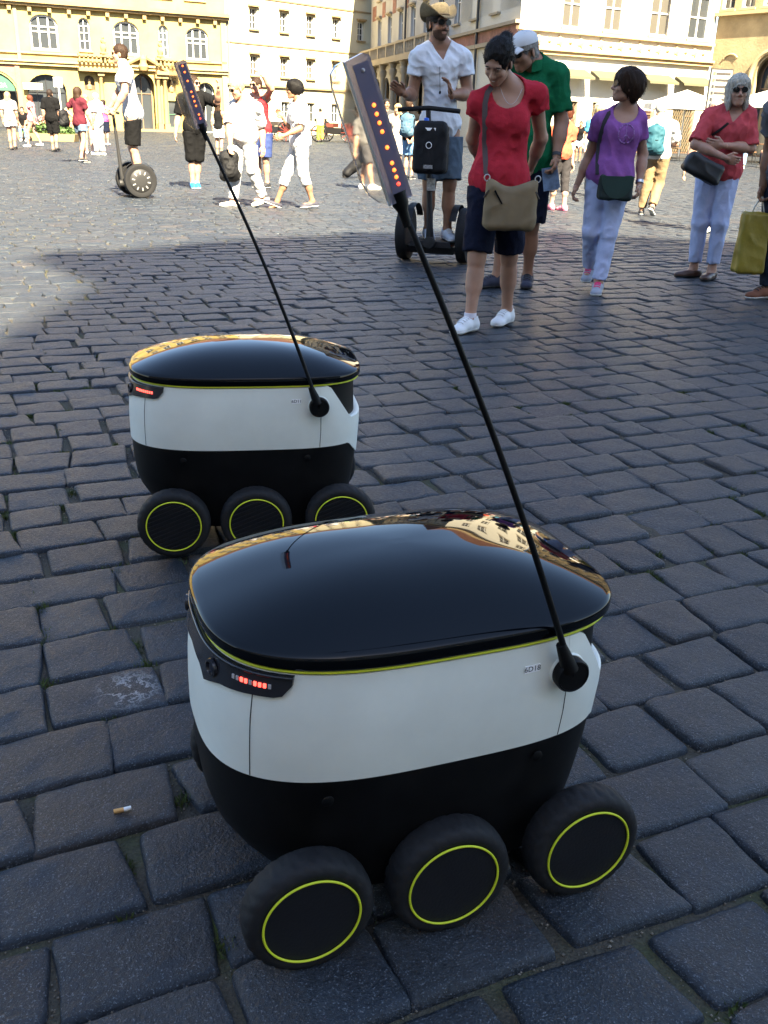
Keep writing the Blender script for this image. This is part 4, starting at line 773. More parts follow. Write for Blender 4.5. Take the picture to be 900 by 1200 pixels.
def person(label, b, J, g, H, skin='light', male=True, w=1.0, belly=0, hf=None, hup=(0, 0, 1), hair=('crop', 'dark'), shirt=None, pants=None, shoes=None, glasses=False, thumbs=(None, None), curls=(.45, .45), hdir=(None, None), palms=(None, None), vox=.02, toes=None, group=None, z0=0, beard=None, smile=False):
    """J: joint positions in metres from the base point b; g: facing. shirt = (material, sleeve, hem drop, neck, ease); pants = (material, length, ease) or ('skirt', ...)"""
    s = H / 1.70; J = {k: np.asarray(v, float) for k, v in J.items()}; g = nrm([g[0], g[1], 0]); up = nrm(J['nk'] - J['pel']); fw = nrm(g - up * (g @ up)); rt = np.cross(fw, up); tax = (rt, fw, up); am = (1.12 if male else .95) * (.75 + .25 * w)
    near_ = vox < .015; L = lambda t: J['pel'] + (J['nk'] - J['pel']) * t
    tor = [ell(J['pel'], np.array((.158 * w, .112 * w, .115)) * s, tax), ell(L(.30), np.array((.134 * w, .098 * w, .15)) * s, tax), ell(L(.62) + fw * .005, np.array((.150 * w if male else .138 * w, .110 * w, .17)) * s, tax), cap(J['shA'] - fw * .01 - up * .02, J['shB'] - fw * .01 - up * .02, .056 * s * am, .056 * s * am),
        cap(J['nk'] + up * .03 * s - fw * .01, J['shA'], .045 * s, .046 * s * am), cap(J['nk'] + up * .03 * s - fw * .01, J['shB'], .045 * s, .046 * s * am)]
    if not male: tor += [ell(L(.66) + rt * x * s + fw * .075 * s, np.array((.060, .050, .062)) * s * w, tax) for x in (-.068, .068)]
    else: tor += [ell(L(.72) + rt * x * s + fw * .06 * s, np.array((.07, .045, .06)) * s, tax) for x in (-.065, .065)]
    if belly: tor.append(ell(L(.22) + fw * .05 * s, np.array((.13, .10, .13)) * s * (1 + belly * .25), tax))
    torso = union(tor, .055 * s)
    arms = []; legs = []
    for k in 'AB':
        sh, el_, wr = J['sh' + k], J['el' + k], J['wr' + k]; arms += [cap(sh - up * .01, el_, .052 * s * am, .040 * s * am), cap(el_, el_ + (wr - el_) * .45, .041 * s * am, .039 * s * am), cap(el_ + (wr - el_) * .3, wr, .041 * s * am, .0255 * s * am)]
        hp, kn, an = J['hip' + k], J['kn' + k], J['an' + k]; lw = .9 + .1 * w
        legs += [cap(hp, kn, .088 * s * lw, .055 * s), cap(kn, kn + (an - kn) * .1, .053 * s, .05 * s), cap(kn + (an - kn) * .12 - g * .012 * s, kn + (an - kn) * .5 - g * .02 * s, .048 * s, .052 * s), cap(kn + (an - kn) * .3 - g * .012 * s, an, .047 * s, .034 * s)]
        td = nrm(toes[k == 'B']) if toes else g; legs += [cap(an - up * .0, an + td * .02 * s - np.array([0, 0, .045]) * s, .034 * s, .034 * s), cap(an + td * .02 * s - np.array([0, 0, .045]) * s, an + td * .12 * s - np.array([0, 0, .060]) * s, .03 * s, .022 * s)]
    hf = nrm(g if hf is None else hf); hd = J['hd']; headf, T, hax, hbase = head_parts(hd, hf, np.asarray(hup, float), s, male)
    neck = cap(J['nk'] + up * .01 * s, T(0, -.025, -.055), .058 * s * (1.08 if male else .9), .052 * s * (1.08 if male else .9))
    body = union([torso] + arms + legs, .03 * s); bn = union([neck], .01)
    def bf(p): return smin(body(p), bn(p), .05 * s)
    bf.bb = (np.minimum(body.bb[0], bn.bb[0]), np.maximum(body.bb[1], bn.bb[1]))
    hv = .0055 * s if near_ else vox * .62; parts = [mesh_sdf(bf, vox), mesh_sdf(headf, hv)]
    for i, k in enumerate('AB'):
        fd = nrm(J['wr' + k] - J['el' + k]); d_ = fd if hdir[i] is None else nrm(hdir[i]); th = (fw if thumbs[i] is None else np.asarray(thumbs[i], float)); inw = J['pel'] - J['wr' + k] if palms[i] is None else np.asarray(palms[i], float); parts.append(mesh_sdf(hand(J['wr' + k], d_, th + np.array([.001, .002, 0]), curls[i], s, inw), .0045 if near_ else .011))
    P = ob('person', sdf_mesh('person', parts), SKIN[skin], None, label, 'person', group, None, (b[0], b[1], 0))
    def child(name, f, m, h=vox): return ob(name, sdf_mesh(name, [mesh_sdf(f, h)]), m, P)
    neg = lambda f_: (lambda p: -f_(p)); seed = int(abs(b[0] * 37 + b[1] * 91)) % 997
    if hair:
        hfn = hairs(hair[0], T, hax, s, hbase, seed, vox < .012); hv_, hq_ = mesh_sdf(hfn, .006 * s if near_ else vox * .65); ho = ob('hair', sdf_mesh('hair', [(hv_, hq_)]), HAIR[hair[1]], P)
        if near_ and hair[0] != 'bald':            # loose strands soften the outline
            r_ = np.random.default_rng(seed); e_ = .004; d0 = hfn(hv_); nn = np.stack([(hfn(hv_ + np.eye(3)[i] * e_) - d0) / e_ for i in range(3)], 1); nn /= np.linalg.norm(nn, axis=1)[:, None] + 1e-9
            pick = r_.integers(0, len(hv_), 2600); p0 = hv_[pick] + nn[pick] * .0006; n0 = nn[pick]; flow = {'bob': -hax[2] * 1.0 - hax[1] * .1, 'long': -hax[2] * 1.0, 'bowl': -hax[2] * .7 - hax[1] * .6, 'bun': -hax[1] * 1.0 - hax[2] * .1}.get(hair[0], -hax[1] * .5 - hax[2] * .6)
            t0 = flow + r_.normal(0, .28, (len(p0), 3)); t0 = t0 - n0 * (t0 * n0).sum(1)[:, None]; t0 /= np.linalg.norm(t0, axis=1)[:, None] + 1e-9; ln = r_.uniform(.018, .05, (len(p0), 1)) * s * (.45 if hair[0] == 'crop' else 1); up_ = r_.normal(.0015, .0022, (len(p0), 1)) + (r_.random((len(p0), 1)) < .06) * .005; up_ = up_ * (.25 if hair[0] in ('bun', 'crop') else 1); sd = np.cross(n0, t0) * .0009
            a_ = p0; m_ = p0 + t0 * ln * .5 + n0 * (.0012 + np.maximum(up_, 0) * .7); c_ = p0 + t0 * ln + n0 * up_ - n0 * ln * ln * 1.8; k_ = len(p0); Vs = np.concatenate([a_ - sd, a_ + sd, m_ + sd * .8, m_ - sd * .8, c_]); ii = np.arange(k_)
            ob('hair_strands', raw_mesh('hair_strands', Vs, np.c_[ii, ii + k_, ii + 2 * k_, ii + 3 * k_], np.c_[ii + 3 * k_, ii + 2 * k_, ii + 4 * k_], 180), HAIR[hair[1]], ho)['kind'] = 'stuff'
    if beard: child('stubble', cut(infl(headf, .0016 * s), plane(T(0, 0, -.050), up), plane(T(0, .02, 0), -hf), lambda p: -ell(T(0, .10, -.068), np.array((.026, .03, .011)) * s, hax)(p)), mat('stubble', (.075, .042, .028), .8, .2, var=.4, vscale=300), .006 * s if near_ else vox * .6)
    if near_:
        for x in (-.0315, .0315):
            if not glasses:
                ob('eye', MB().lathe([(.0001, -.0112 * s), (.0085 * s, -.007 * s), (.0112 * s, 0), (.0085 * s, .007 * s), (.0001, .0112 * s)], T(x, .0735, .003), (hax[0], hax[2], hax[1]), 12).mesh('eye', 180), EYEW, P)
                ob('iris', MB().lathe([(.0052 * s, 0), (.004 * s, .0012 * s), (.0001, .0016 * s)], T(x, .0842, .002), (hax[0], hax[2], hax[1]), 10).mesh('iris', 180), IRIS, P)
                ob('eyelid', MB().tube([T(x + .0155 * t, .086 - .006 * t * t, .0075 - .004 * t * t) for t in np.linspace(-1, 1, 7)], .0028 * s, 6).mesh('eyelid', 180), SKIN[skin], P)
            ob('eyebrow', MB().tube([T(x + .018 * t, .0905 - .007 * t * t, .0225 - .003 * t * t) for t in np.linspace(-1, 1, 7)], np.array([.0012, .0026, .003, .003, .003, .0026, .0012]) * s, 6).mesh('eyebrow', 180), BROW, P)
        cv = -.004 if not smile else .006
        ob('mouth', MB().tube([T(.021 * t, .0885 - .009 * t * t, -.0695 + cv * t * t) for t in np.linspace(-1, 1, 9)], np.array([.001, .0026, .0034, .0036, .0038, .0036, .0034, .0026, .001]) * s, 6).mesh('mouth', 180), LIP if not smile else mat('teeth', (.6, .57, .52), .3), P)
    if glasses:
        gm = MB()
        for x in (-1, 1):
            pts = [(T(x * (.034 + .027 * math.cos(a)), .0995 - .012 * ((.034 + .027 * math.cos(a)) / .06) ** 2, .004 + .0215 * math.sin(a) - .003 * math.cos(a) * 0)) for a in np.linspace(0, 2 * math.pi, 18, endpoint=False)]
            q2 = [p + hax[1] * .004 * s for p in pts]; gm.add(pts + q2, [tuple(range(17, -1, -1)), tuple(range(18, 36))] + [(i, (i + 1) % 18, 18 + (i + 1) % 18, 18 + i) for i in range(18)])
            gm.tube([T(x * .061, .088, .012), T(x * .076, .03, .012), T(x * .079, -.01, .008)], .0022 * s, 6)
        gm.tube([T(-.010, .1015, .010), T(0, .104, .013), T(.010, .1015, .010)], .0022 * s, 6); ob('sunglasses', gm.mesh('sunglasses', 50), SHADES, P)
    fns = {}
    if shirt:
        m, sl, hem, nkt, ease = shirt; e = ease * s; parts_ = [infl(torso, e)]
        hb = ell(J['pel'] + up * .02 * s, np.array((.163 * w, .118 * w, .14)) * s, tax); parts_.append(infl(hb, e * 1.2))
        if belly: pass
        if sl > 0:
            for k in 'AB':
                sh, el_, wr = J['sh' + k], J['el' + k], J['wr' + k]
                if sl <= 1: end = sh + (el_ - sh) * sl; parts_.append(cut(cap(sh - up * .008, end + (el_ - sh) * .08, .060 * s * am + e * .9, .055 * s * am + e * 1.3), plane(end, nrm(el_ - sh))))
                else: end = el_ + (wr - el_) * (sl - 1); parts_ += [cap(sh, el_, .055 * s * am + e * .8, .046 * s * am + e), cut(cap(el_, wr, .046 * s * am + e, .036 * s * am + e), plane(end, nrm(wr - el_)))]
        else: pass
        f = union([parts_[0], parts_[1]], .06 * s)
        if len(parts_) > 2:
            f0 = f; rest_ = parts_[2:]
            def f(p):
                d = f0(p)
                for q in rest_: d = smin(d, q(p), .022 * s)
                return d
            f.bb = (np.min([x.bb[0] for x in parts_], 0) - .02, np.max([x.bb[1] for x in parts_], 0) + .02)
        cuts = [plane(J['pel'] - up * hem * s, -up)]; nkc = ell(J['nk'] + fw * .02 * s + up * .03 * s, np.array((.074, .080, .075)) * s, tax)
        if nkt == 'crew': cuts.append(neg(nkc))
        elif nkt == 'scoop': cuts.append(neg(ell(J['nk'] + fw * .085 * s + up * .005 * s, np.array((.098, .13, .115)) * s, tax)))
        elif nkt == 'v':
            vb = J['nk'] - up * .125 * s; a1 = nrm(rt - up * .58); a2 = nrm(-rt - up * .58)
            vp = lambda p: np.maximum(np.maximum((p - vb) @ a1, (p - vb) @ a2), -((p - J['nk']) @ fw)); cuts.append(lambda p: -np.minimum(nkc(p), vp(p)))
        elif nkt == 'tank': cuts.append(neg(ell(J['nk'] + fw * .06 * s + up * .01 * s, np.array((.085, .13, .12)) * s, tax))); cuts += [neg(ell(J['sh' + k] + up * .0, np.array((.075, .10, .115)) * s, tax)) for k in 'AB']
        f = cut(folds(f, .0055 * s if near_ else .006 * s, seed, 1.0), *cuts); fns['shirt'] = f; child('dress' if hem > .25 else 'shirt', f, m)
        if nkt == 'crew' and near_: pass
    if pants:
        if pants[0] == 'skirt':
            _, m, ln = pants; kz = (J['knA'] + J['knB']) / 2; e_ = J['pel'] + (kz - J['pel']) * ln; f = cut(union([cap(J['hipA'] + up * .04, e_ - rt * .06 * s, .115 * s, .135 * s), cap(J['hipB'] + up * .04, e_ + rt * .06 * s, .115 * s, .135 * s)], .06), plane(e_, (0, 0, -1)), plane(J['pel'] + up * .13 * s, up)); child('skirt', folds(f, .006, seed + 1), m)
        else:
            m, ln, e = pants; e = e * s; fs = [infl(ell(J['pel'] - up * .01, np.array((.156 * w, .112 * w, .11)) * s, tax), e)]
            for k in 'AB':
                hp, kn, an = J['hip' + k], J['kn' + k], J['an' + k]
                if ln <= 1: end = hp + (kn - hp) * ln; fs.append(cut(cap(hp, end + (kn - hp) * .06, .090 * s + e, .070 * s + e * 1.5 * (1.4 - ln * .4)), plane(end, nrm(kn - hp))))
                else: end = kn + (an - kn) * (ln - 1); fs += [cap(hp, kn, .090 * s + e, .060 * s + e), cut(cap(kn - g * .006, end + (an - kn) * .05 - g * .004, .060 * s + e, (.056 if ln < 1.6 else .046) * s + e), plane(end, nrm(an - kn)))]
            f = cut(folds(union(fs, .03 * s), .0045 * s if near_ else .006 * s, seed + 1, .9), plane(J['pel'] + up * (.10 if not shirt else .045 - shirt[2]) * s, up)); fns['pants'] = f; child('shorts' if ln <= 1 else 'trousers', f, m)
    if shoes:
        for i, k in enumerate('AB'):
            an = J['an' + k]; td = nrm([*(toes[i] if toes else g)[:2], 0]); pz = min(0, 0); tl_ = (toes[i][2] if toes and len(toes[i]) > 2 else 0); td3 = nrm(td + np.array([0, 0, -tl_])); u3 = nrm(np.array([0, 0, 1]) - td3 * td3[2]); sx = np.cross(td3, u3); o = an - u3 * .085 * s
            A_ = lambda x, y, z: o + (sx * x + td3 * y + u3 * z) * s
            sn = shoes[2] == 'sneaker'; hz = .010 if sn else 0
            f = union([ell(A_(0, -.040, .040), np.array((.040, .052, .046)) * s, (sx, td3, u3)), ell(A_(0, .050, .036 + hz), np.array((.046, .070, .036 + hz)) * s, (sx, td3, u3)), ell(A_(0, .135, .028), np.array((.046, .060, .031)) * s, (sx, td3, u3)), cap(A_(0, -.012, .06), A_(0, -.012, .10 if sn else .06), .043 * s, .044 * s)], .03 * s); h_ = .006 if near_ else vox * .6
            shoe = child('shoe', cut(f, plane(A_(0, 0, .004), -u3), plane(A_(0, -.05, .098 if sn else .066), u3)), shoes[0], h_)
            ob('sole', sdf_mesh('sole', [mesh_sdf(cut(infl(f, .003 * s), plane(A_(0, 0, 0), -u3), plane(A_(0, 0, .022), u3)), h_)]), shoes[1], shoe)
            if near_ and len(shoes) > 3:
                for q in range(4): ob('lace', MB().tube([trace(f, A_(x * .026, .045 + q * .021, .03), -u3, .12, .001) for x in np.linspace(-1, 1, 5)], .0045 * s, 6).mesh('lace', 180), shoes[3], shoe)
    return P, J, T, hax, fns, dict(rt=rt, fw=fw, up=up, s=s, g=g)
def trace(f, p, d, start=.5, gap=.003):
    """walk from p along d until the cloth is reached"""
    p = np.asarray(p, float) - nrm(d) * start; d = nrm(d)
    for _ in range(60):
        v = float(f(p[None])[0]) - gap
        if v < .0008: break
        p = p + d * min(v * .8, .05)
    return p
def ribbon(name, pts, nrms, width, m, parent, th=.004):
    mb = MB(); pts = np.asarray(pts); t = np.gradient(pts, axis=0); V = []
    for p, q, n_ in zip(pts, t, nrms):
        q = nrm(q); n_ = nrm(n_ - q * (n_ @ q)); s_ = np.cross(q, n_); V += [p - s_ * width / 2, p + s_ * width / 2, p + s_ * width / 2 + n_ * th, p - s_ * width / 2 + n_ * th]
    F = []
    for i in range(len(pts) - 1):
        for k in range(4): a = i * 4 + k; b_ = i * 4 + (k + 1) % 4; F.append((a, b_, b_ + 4, a + 4))
    F += [(3, 2, 1, 0), tuple(range(len(pts) * 4 - 4, len(pts) * 4))]
    mb.add(V, F); return ob(name, mb.mesh(name, 60), m, parent)
def stand(H, g, stride=0, arms='down', bend=0, z0=0, lean=0):
    """joints of a plain standing or walking figure, facing g"""
    s = H / 1.70; g = nrm([*g, 0]); rt = np.cross(g, (0, 0, 1.)); Z = np.array([0, 0, 1.]); P = lambda x, y, z: (rt * x + g * y + Z * z) * s + Z * z0
    J = dict(pel=P(0, 0, .915), nk=P(0, lean * .5, 1.43), hd=P(0, lean * .6 + .025, 1.575))
    for k, x in (('A', -1), ('B', 1)):
        st = stride * (1 if k == 'A' else -1); J['hip' + k] = P(x * .085, 0, .885); J['sh' + k] = P(x * .175, lean * .45, 1.385); J['an' + k] = P(x * .085, st, .085 + (.05 if st < -.05 else 0)); kn = (J['hip' + k] + J['an' + k]) / 2 + g * (.03 + abs(st) * .25) * s; J['kn' + k] = kn
        J['el' + k] = P(x * .215, -st * .5 - .02, 1.11); J['wr' + k] = P(x * .215, -st * .9 + .05, .87)
        if arms == 'hip' and k == 'A': J['el' + k] = P(-.36, -.06, 1.18); J['wr' + k] = P(-.20, .02, 1.02)
        if arms == 'front': J['el' + k] = P(x * .21, .05, 1.12); J['wr' + k] = P(x * .10, .24, 1.12)
    return J
def sit(H, g, seat=.45):
    s = H / 1.70; g = nrm([*g, 0]); rt = np.cross(g, (0, 0, 1.)); Z = np.array([0, 0, 1.]); d = seat / s + .09; P = lambda x, y, z: (rt * x + g * y + Z * z) * s
    J = dict(pel=P(0, 0, d), nk=P(0, .02, d + .51), hd=P(0, .05, d + .65))
    for k, x in (('A', -1), ('B', 1)): J['hip' + k] = P(x * .085, 0, d - .02); J['kn' + k] = P(x * .10, .40, d - .0); J['an' + k] = P(x * .10, .40, .085); J['sh' + k] = P(x * .175, .01, d + .46); J['el' + k] = P(x * .22, .08, d + .2); J['wr' + k] = P(x * .12, .28, d + .12)
    return J

def rbox(c, half, r_, ax=None, sag=0, puff=0):
    """rounded box; puff fills out its lower half, sag lets the top edge hang"""
    c = np.asarray(c, float); half = np.asarray(half, float); A = np.eye(3) if ax is None else np.array([nrm(x) for x in ax])
    def f(p):
        q = (p - c) @ A.T; t = np.clip(q[:, 2] / half[2], -1, 1); h = np.tile(half, (len(p), 1)); h[:, 1] *= 1 + puff * (.25 - t) ; h[:, 2] -= sag * (1 - np.clip(q[:, 0] / half[0], -1, 1) ** 2) * (q[:, 2] > 0); h[:, 0] *= 1 - .06 * puff * t
        d = np.abs(q) - (h - r_); return np.linalg.norm(np.maximum(d, 0), axis=1) + np.minimum(d.max(1), 0) - r_
    m_ = np.linalg.norm(half) * 1.3; f.bb = (c - m_, c + m_); return f
# ---------------------------------------------------------------- poses measured for each figure (metres from the base point)
POSES = {'red':{'b':[0.618,5.885],'J':{'hd':[-0.058,-0.065,1.508],'nk':[0.027,0.035,1.36],'pel':[0.0,0.0,0.872],'shA':[-0.14,-0.005,1.309],'hipA':[-0.08,0.012,0.843],'elA':[-0.157,0.169,1.101],'wrA':[-0.097,0.362,0.976],'anA':[-0.128,-0.125,0.081],'shB':[0.18,0.035,1.351],'hipB':[0.08,-0.012,0.843],'elB':[0.248,0.148,1.113],'wrB':[0.224,0.307,0.938],'anB':[0.129,0.165,0.081],'knA':[-0.106,-0.069,0.455],'knB':[0.103,0.066,0.455]}},
 'green':{'b':[0.968,7.45],'J':{'hd':[-0.083,-0.08,1.663],'nk':[-0.004,0.0,1.576],'pel':[0.0,0.0,0.947],'shA':[-0.297,0.08,1.498],'hipA':[-0.082,0.031,0.916],'elA':[-0.326,0.083,1.193],'wrA':[-0.302,0.004,0.948],'anA':[-0.148,0.0,0.088],'shB':[0.166,-0.05,1.518],'hipB':[0.082,-0.031,0.916],'elB':[0.233,-0.06,1.204],'wrB':[0.201,-0.176,0.975],'anB':[0.107,0.12,0.088],'knA':[-0.12,0.004,0.494],'knB':[0.091,0.035,0.494]}},
 'hat':{'b':[0.383,8.855],'J':{'hd':[-0.055,-0.005,1.943],'nk':[-0.038,0.025,1.785],'pel':[0.0,0.0,1.159],'shA':[-0.224,-0.035,1.691],'hipA':[-0.087,-0.022,1.127],'elA':[-0.256,-0.029,1.391],'wrA':[-0.323,-0.285,1.391],'anA':[-0.061,0.025,0.28],'shB':[0.177,0.025,1.706],'hipB':[0.087,0.022,1.127],'elB':[0.228,0.028,1.408],'wrB':[0.074,-0.188,1.398],'anB':[0.109,-0.005,0.28],'knA':[-0.071,-0.01,0.696],'knB':[0.109,-0.034,0.697]}},
 'purple':{'b':[1.608,7.454],'J':{'hd':[0.039,-0.034,1.461],'nk':[0.076,0.016,1.304],'pel':[0.0,0.0,0.85],'shA':[-0.108,0.016,1.23],'hipA':[-0.075,0.024,0.823],'elA':[-0.144,0.111,0.985],'wrA':[-0.225,0.065,0.773],'anA':[-0.036,0.176,0.149],'shB':[0.16,-0.004,1.249],'hipB':[0.075,-0.024,0.823],'elB':[0.24,0.058,1.005],'wrB':[0.217,-0.048,0.799],'anB':[-0.019,-0.124,0.079],'knA':[-0.097,-0.031,0.446],'knB':[0.024,-0.086,0.444]}},
 'whitehair':{'b':[2.689,8.303],'J':{'hd':[0.045,-0.033,1.481],'nk':[0.07,0.017,1.356],'pel':[0.0,0.0,0.883],'shA':[-0.131,0.027,1.293],'hipA':[-0.077,0.029,0.854],'elA':[-0.177,0.037,1.077],'wrA':[-0.037,-0.13,0.975],'anA':[-0.068,0.047,0.082],'shB':[0.162,-0.023,1.307],'hipB':[0.077,-0.029,0.854],'elB':[0.14,-0.066,1.037],'wrB':[-0.093,-0.015,1.068],'anB':[0.057,-0.053,0.082],'knA':[-0.087,-0.002,0.46],'knB':[0.053,-0.079,0.462]}},
 'bagman':{'b':[2.881,7.3],'J':{'hd':[-0.09,0.0,1.523],'nk':[-0.065,0.0,1.397],'pel':[0.0,0.0,0.926],'shA':[-0.206,-0.05,1.337],'hipA':[-0.052,0.069,0.895],'elA':[-0.146,0.059,1.077],'wrA':[-0.158,0.051,0.823],'anA':[0.018,0.05,0.086],'shB':[0.107,0.1,1.348],'hipB':[0.052,-0.069,0.895],'elB':[0.224,0.131,1.086],'wrB':[0.249,0.108,0.832],'anB':[0.301,0.1,0.086],'knA':[-0.026,0.052,0.483],'knB':[0.169,0.01,0.483]}},
 'whiteman':{'b':[-2.066,13.75],'J':{'hd':[-0.073,-0.06,1.509],'nk':[-0.006,0.0,1.376],'pel':[0.0,0.0,0.926],'shA':[-0.16,0.08,1.278],'hipA':[-0.072,0.048,0.895],'elA':[-0.191,-0.066,1.031],'wrA':[-0.167,-0.184,0.808],'anA':[-0.178,-0.05,0.086],'shB':[0.171,-0.05,1.275],'hipB':[0.072,-0.048,0.895],'elB':[0.214,0.114,1.042],'wrB':[0.243,0.031,0.805],'anB':[0.22,0.1,0.126],'knA':[-0.133,-0.012,0.483],'knB':[0.104,-0.04,0.482]}},
 'redtank':{'b':[-2.331,17.5],'J':{'hd':[-0.076,-0.04,1.659],'nk':[-0.04,0.0,1.528],'pel':[0.0,0.0,0.958],'shA':[-0.179,0.04,1.472],'hipA':[-0.081,0.036,0.927],'elA':[-0.238,0.202,1.229],'wrA':[-0.209,0.061,1.01],'anA':[-0.086,0.1,0.089],'shB':[0.094,-0.03,1.478],'hipB':[0.081,-0.036,0.927],'elB':[0.213,-0.271,1.608],'wrB':[0.092,-0.409,1.794],'anB':[0.078,0.0,0.089],'knA':[-0.089,0.058,0.5],'knB':[0.062,-0.057,0.498]}},
 'whitewoman':{'b':[-1.31,13.8],'J':{'hd':[-0.087,0.0,1.523],'nk':[-0.019,0.0,1.378],'pel':[0.0,0.0,0.877],'shA':[-0.101,0.12,1.303],'hipA':[-0.025,0.078,0.849],'elA':[-0.15,0.113,1.064],'wrA':[-0.241,0.103,1.169],'anA':[-0.333,0.05,0.082],'shB':[0.047,-0.1,1.283],'hipB':[0.025,-0.078,0.849],'elB':[0.011,-0.216,1.039],'wrB':[-0.185,-0.321,0.949],'anB':[0.167,-0.02,0.102],'knA':[-0.193,0.06,0.458],'knB':[0.041,-0.066,0.456]}},
 'blackt':{'b':[-3.375,16.9],'J':{'hd':[0.025,-0.03,1.639],'nk':[0.022,0.02,1.499],'pel':[0.0,0.0,0.963],'shA':[-0.184,-0.03,1.415],'hipA':[-0.082,-0.031,0.932],'elA':[-0.253,-0.046,1.127],'wrA':[-0.287,-0.145,0.89],'anA':[-0.068,-0.02,0.088],'shB':[0.187,0.03,1.44],'hipB':[0.082,0.031,0.932],'elB':[0.425,-0.129,1.366],'wrB':[0.476,-0.298,1.555],'anB':[-0.009,0.05,0.088],'knA':[-0.071,-0.036,0.502],'knB':[0.04,0.029,0.502]}},
 'riderL':{'b':[-3.882,14.95],'J':{'hd':[-0.139,0.0,1.949],'nk':[-0.115,-0.0,1.794],'pel':[0.0,0.0,1.159],'shA':[-0.126,0.16,1.723],'hipA':[-0.018,0.088,1.127],'elA':[-0.23,0.136,1.445],'wrA':[-0.363,0.099,1.232],'anA':[-0.038,0.09,0.28],'shB':[-0.017,-0.16,1.712],'hipB':[0.018,-0.088,1.127],'elB':[-0.028,-0.29,1.44],'wrB':[-0.169,-0.329,1.222],'anB':[0.046,-0.09,0.28],'knA':[-0.074,0.08,0.697],'knB':[-0.012,-0.098,0.694]}},
 'khaki':{'b':[3.756,14.4],'J':{'hd':[-0.031,0.0,1.425],'nk':[-0.015,0.0,1.314],'pel':[0.0,0.0,0.834],'shA':[-0.166,0.02,1.22],'hipA':[-0.071,0.031,0.807],'elA':[-0.183,0.021,0.994],'wrA':[-0.13,0.125,0.798],'anA':[-0.1,0.1,0.078],'shB':[0.163,-0.02,1.219],'hipB':[0.071,-0.031,0.807],'elB':[0.258,0.071,0.995],'wrB':[0.262,0.297,0.967],'anB':[-0.008,-0.1,0.138],'knA':[-0.081,0.077,0.435],'knB':[0.086,0.062,0.445]}},
 'bluepolo':{'b':[3.892,12.2],'J':{'hd':[-0.099,-0.0,1.417],'nk':[-0.028,-0.0,1.297],'pel':[0.0,0.0,0.861],'shA':[-0.187,0.05,1.235],'hipA':[-0.069,0.041,0.833],'elA':[-0.252,0.111,0.982],'wrA':[-0.308,0.118,0.745],'anA':[0.043,0.05,0.08],'shB':[0.12,-0.05,1.235],'hipB':[0.069,-0.041,0.833],'elB':[0.239,-0.001,1.0],'wrB':[0.291,-0.027,0.77],'anB':[0.193,-0.05,0.08],'knA':[-0.018,0.035,0.449],'knB':[0.126,-0.056,0.449]}},
 'orange':{'b':[2.458,14.8],'J':{'hd':[0.046,0.0,1.336],'nk':[-0.005,0.0,1.231],'pel':[0.0,0.0,0.807],'shA':[-0.161,-0.03,1.123],'hipA':[-0.069,-0.03,0.781],'elA':[-0.19,-0.126,0.893],'wrA':[-0.149,-0.076,0.682],'anA':[-0.075,0.1,0.075],'shB':[0.135,0.03,1.131],'hipB':[0.069,0.03,0.781],'elB':[0.123,0.027,0.886],'wrB':[0.168,0.012,0.676],'anB':[0.094,-0.05,0.075],'knA':[-0.077,0.047,0.421],'knB':[0.077,0.0,0.421]}},
 'greyt':{'b':[-0.241,25.1],'J':{'hd':[-0.015,0.0,1.537],'nk':[-0.031,0.0,1.382],'pel':[0.0,0.0,0.904],'shA':[-0.197,0.0,1.3],'hipA':[-0.08,-0.025,0.875],'elA':[-0.212,0.065,1.026],'wrA':[-0.184,0.061,0.771],'anA':[-0.035,0.0,0.084],'shB':[0.161,0.0,1.31],'hipB':[0.08,0.025,0.875],'elB':[0.212,0.054,1.039],'wrB':[0.22,-0.022,0.804],'anB':[0.137,0.0,0.084],'knA':[-0.054,-0.024,0.472],'knB':[0.113,0.001,0.472]}},
 'suitcaser':{'b':[-0.568,18.1],'J':{'hd':[-0.053,0.0,1.316],'nk':[-0.02,0.0,1.191],'pel':[0.0,0.0,0.807],'shA':[-0.125,0.0,1.104],'hipA':[-0.024,0.071,0.781],'elA':[-0.133,-0.075,0.864],'wrA':[-0.159,-0.083,0.635],'anA':[-0.015,0.1,0.075],'shB':[0.074,0.0,1.109],'hipB':[0.024,-0.071,0.781],'elB':[0.077,0.069,0.868],'wrB':[0.111,0.15,0.665],'anB':[0.162,-0.1,0.075],'knA':[0.015,0.097,0.422],'knB':[0.106,-0.082,0.421]}},
 'backpacker':{'b':[0.295,21.7],'J':{'hd':[-0.026,0.0,1.487],'nk':[-0.02,0.0,1.337],'pel':[0.0,0.0,0.84],'shA':[-0.162,0.0,1.249],'hipA':[-0.067,0.04,0.812],'elA':[-0.152,-0.003,0.98],'wrA':[-0.056,-0.15,0.832],'anA':[-0.062,0.05,0.078],'shB':[0.147,0.0,1.258],'hipB':[0.067,-0.04,0.812],'elB':[0.141,-0.002,0.988],'wrB':[0.071,-0.159,0.836],'anB':[0.067,-0.05,0.078],'knA':[-0.044,0.08,0.439],'knB':[0.088,-0.01,0.438]}}}

def PB(n): return POSES[n]['b'], POSES[n]['J']
NV = .0095
SOLEW = mat('white_sole', (.62, .62, .6), .7); SOLED = mat('dark_sole', (.03, .03, .03), .8); BLKSHOE = mat('black_shoe', (.02, .02, .022), .6)
DENIM = cloth('denim', (.10, .15, .22), .2); NAVY = cloth('navy_cotton', (.008, .010, .022)); BLKC = cloth('black_cotton', (.0055, .0055, .006)); WHTC = cloth('white_cotton', (.45, .455, .465), .07); LBLUE = cloth('pale_blue_denim', (.40, .46, .66), .08)
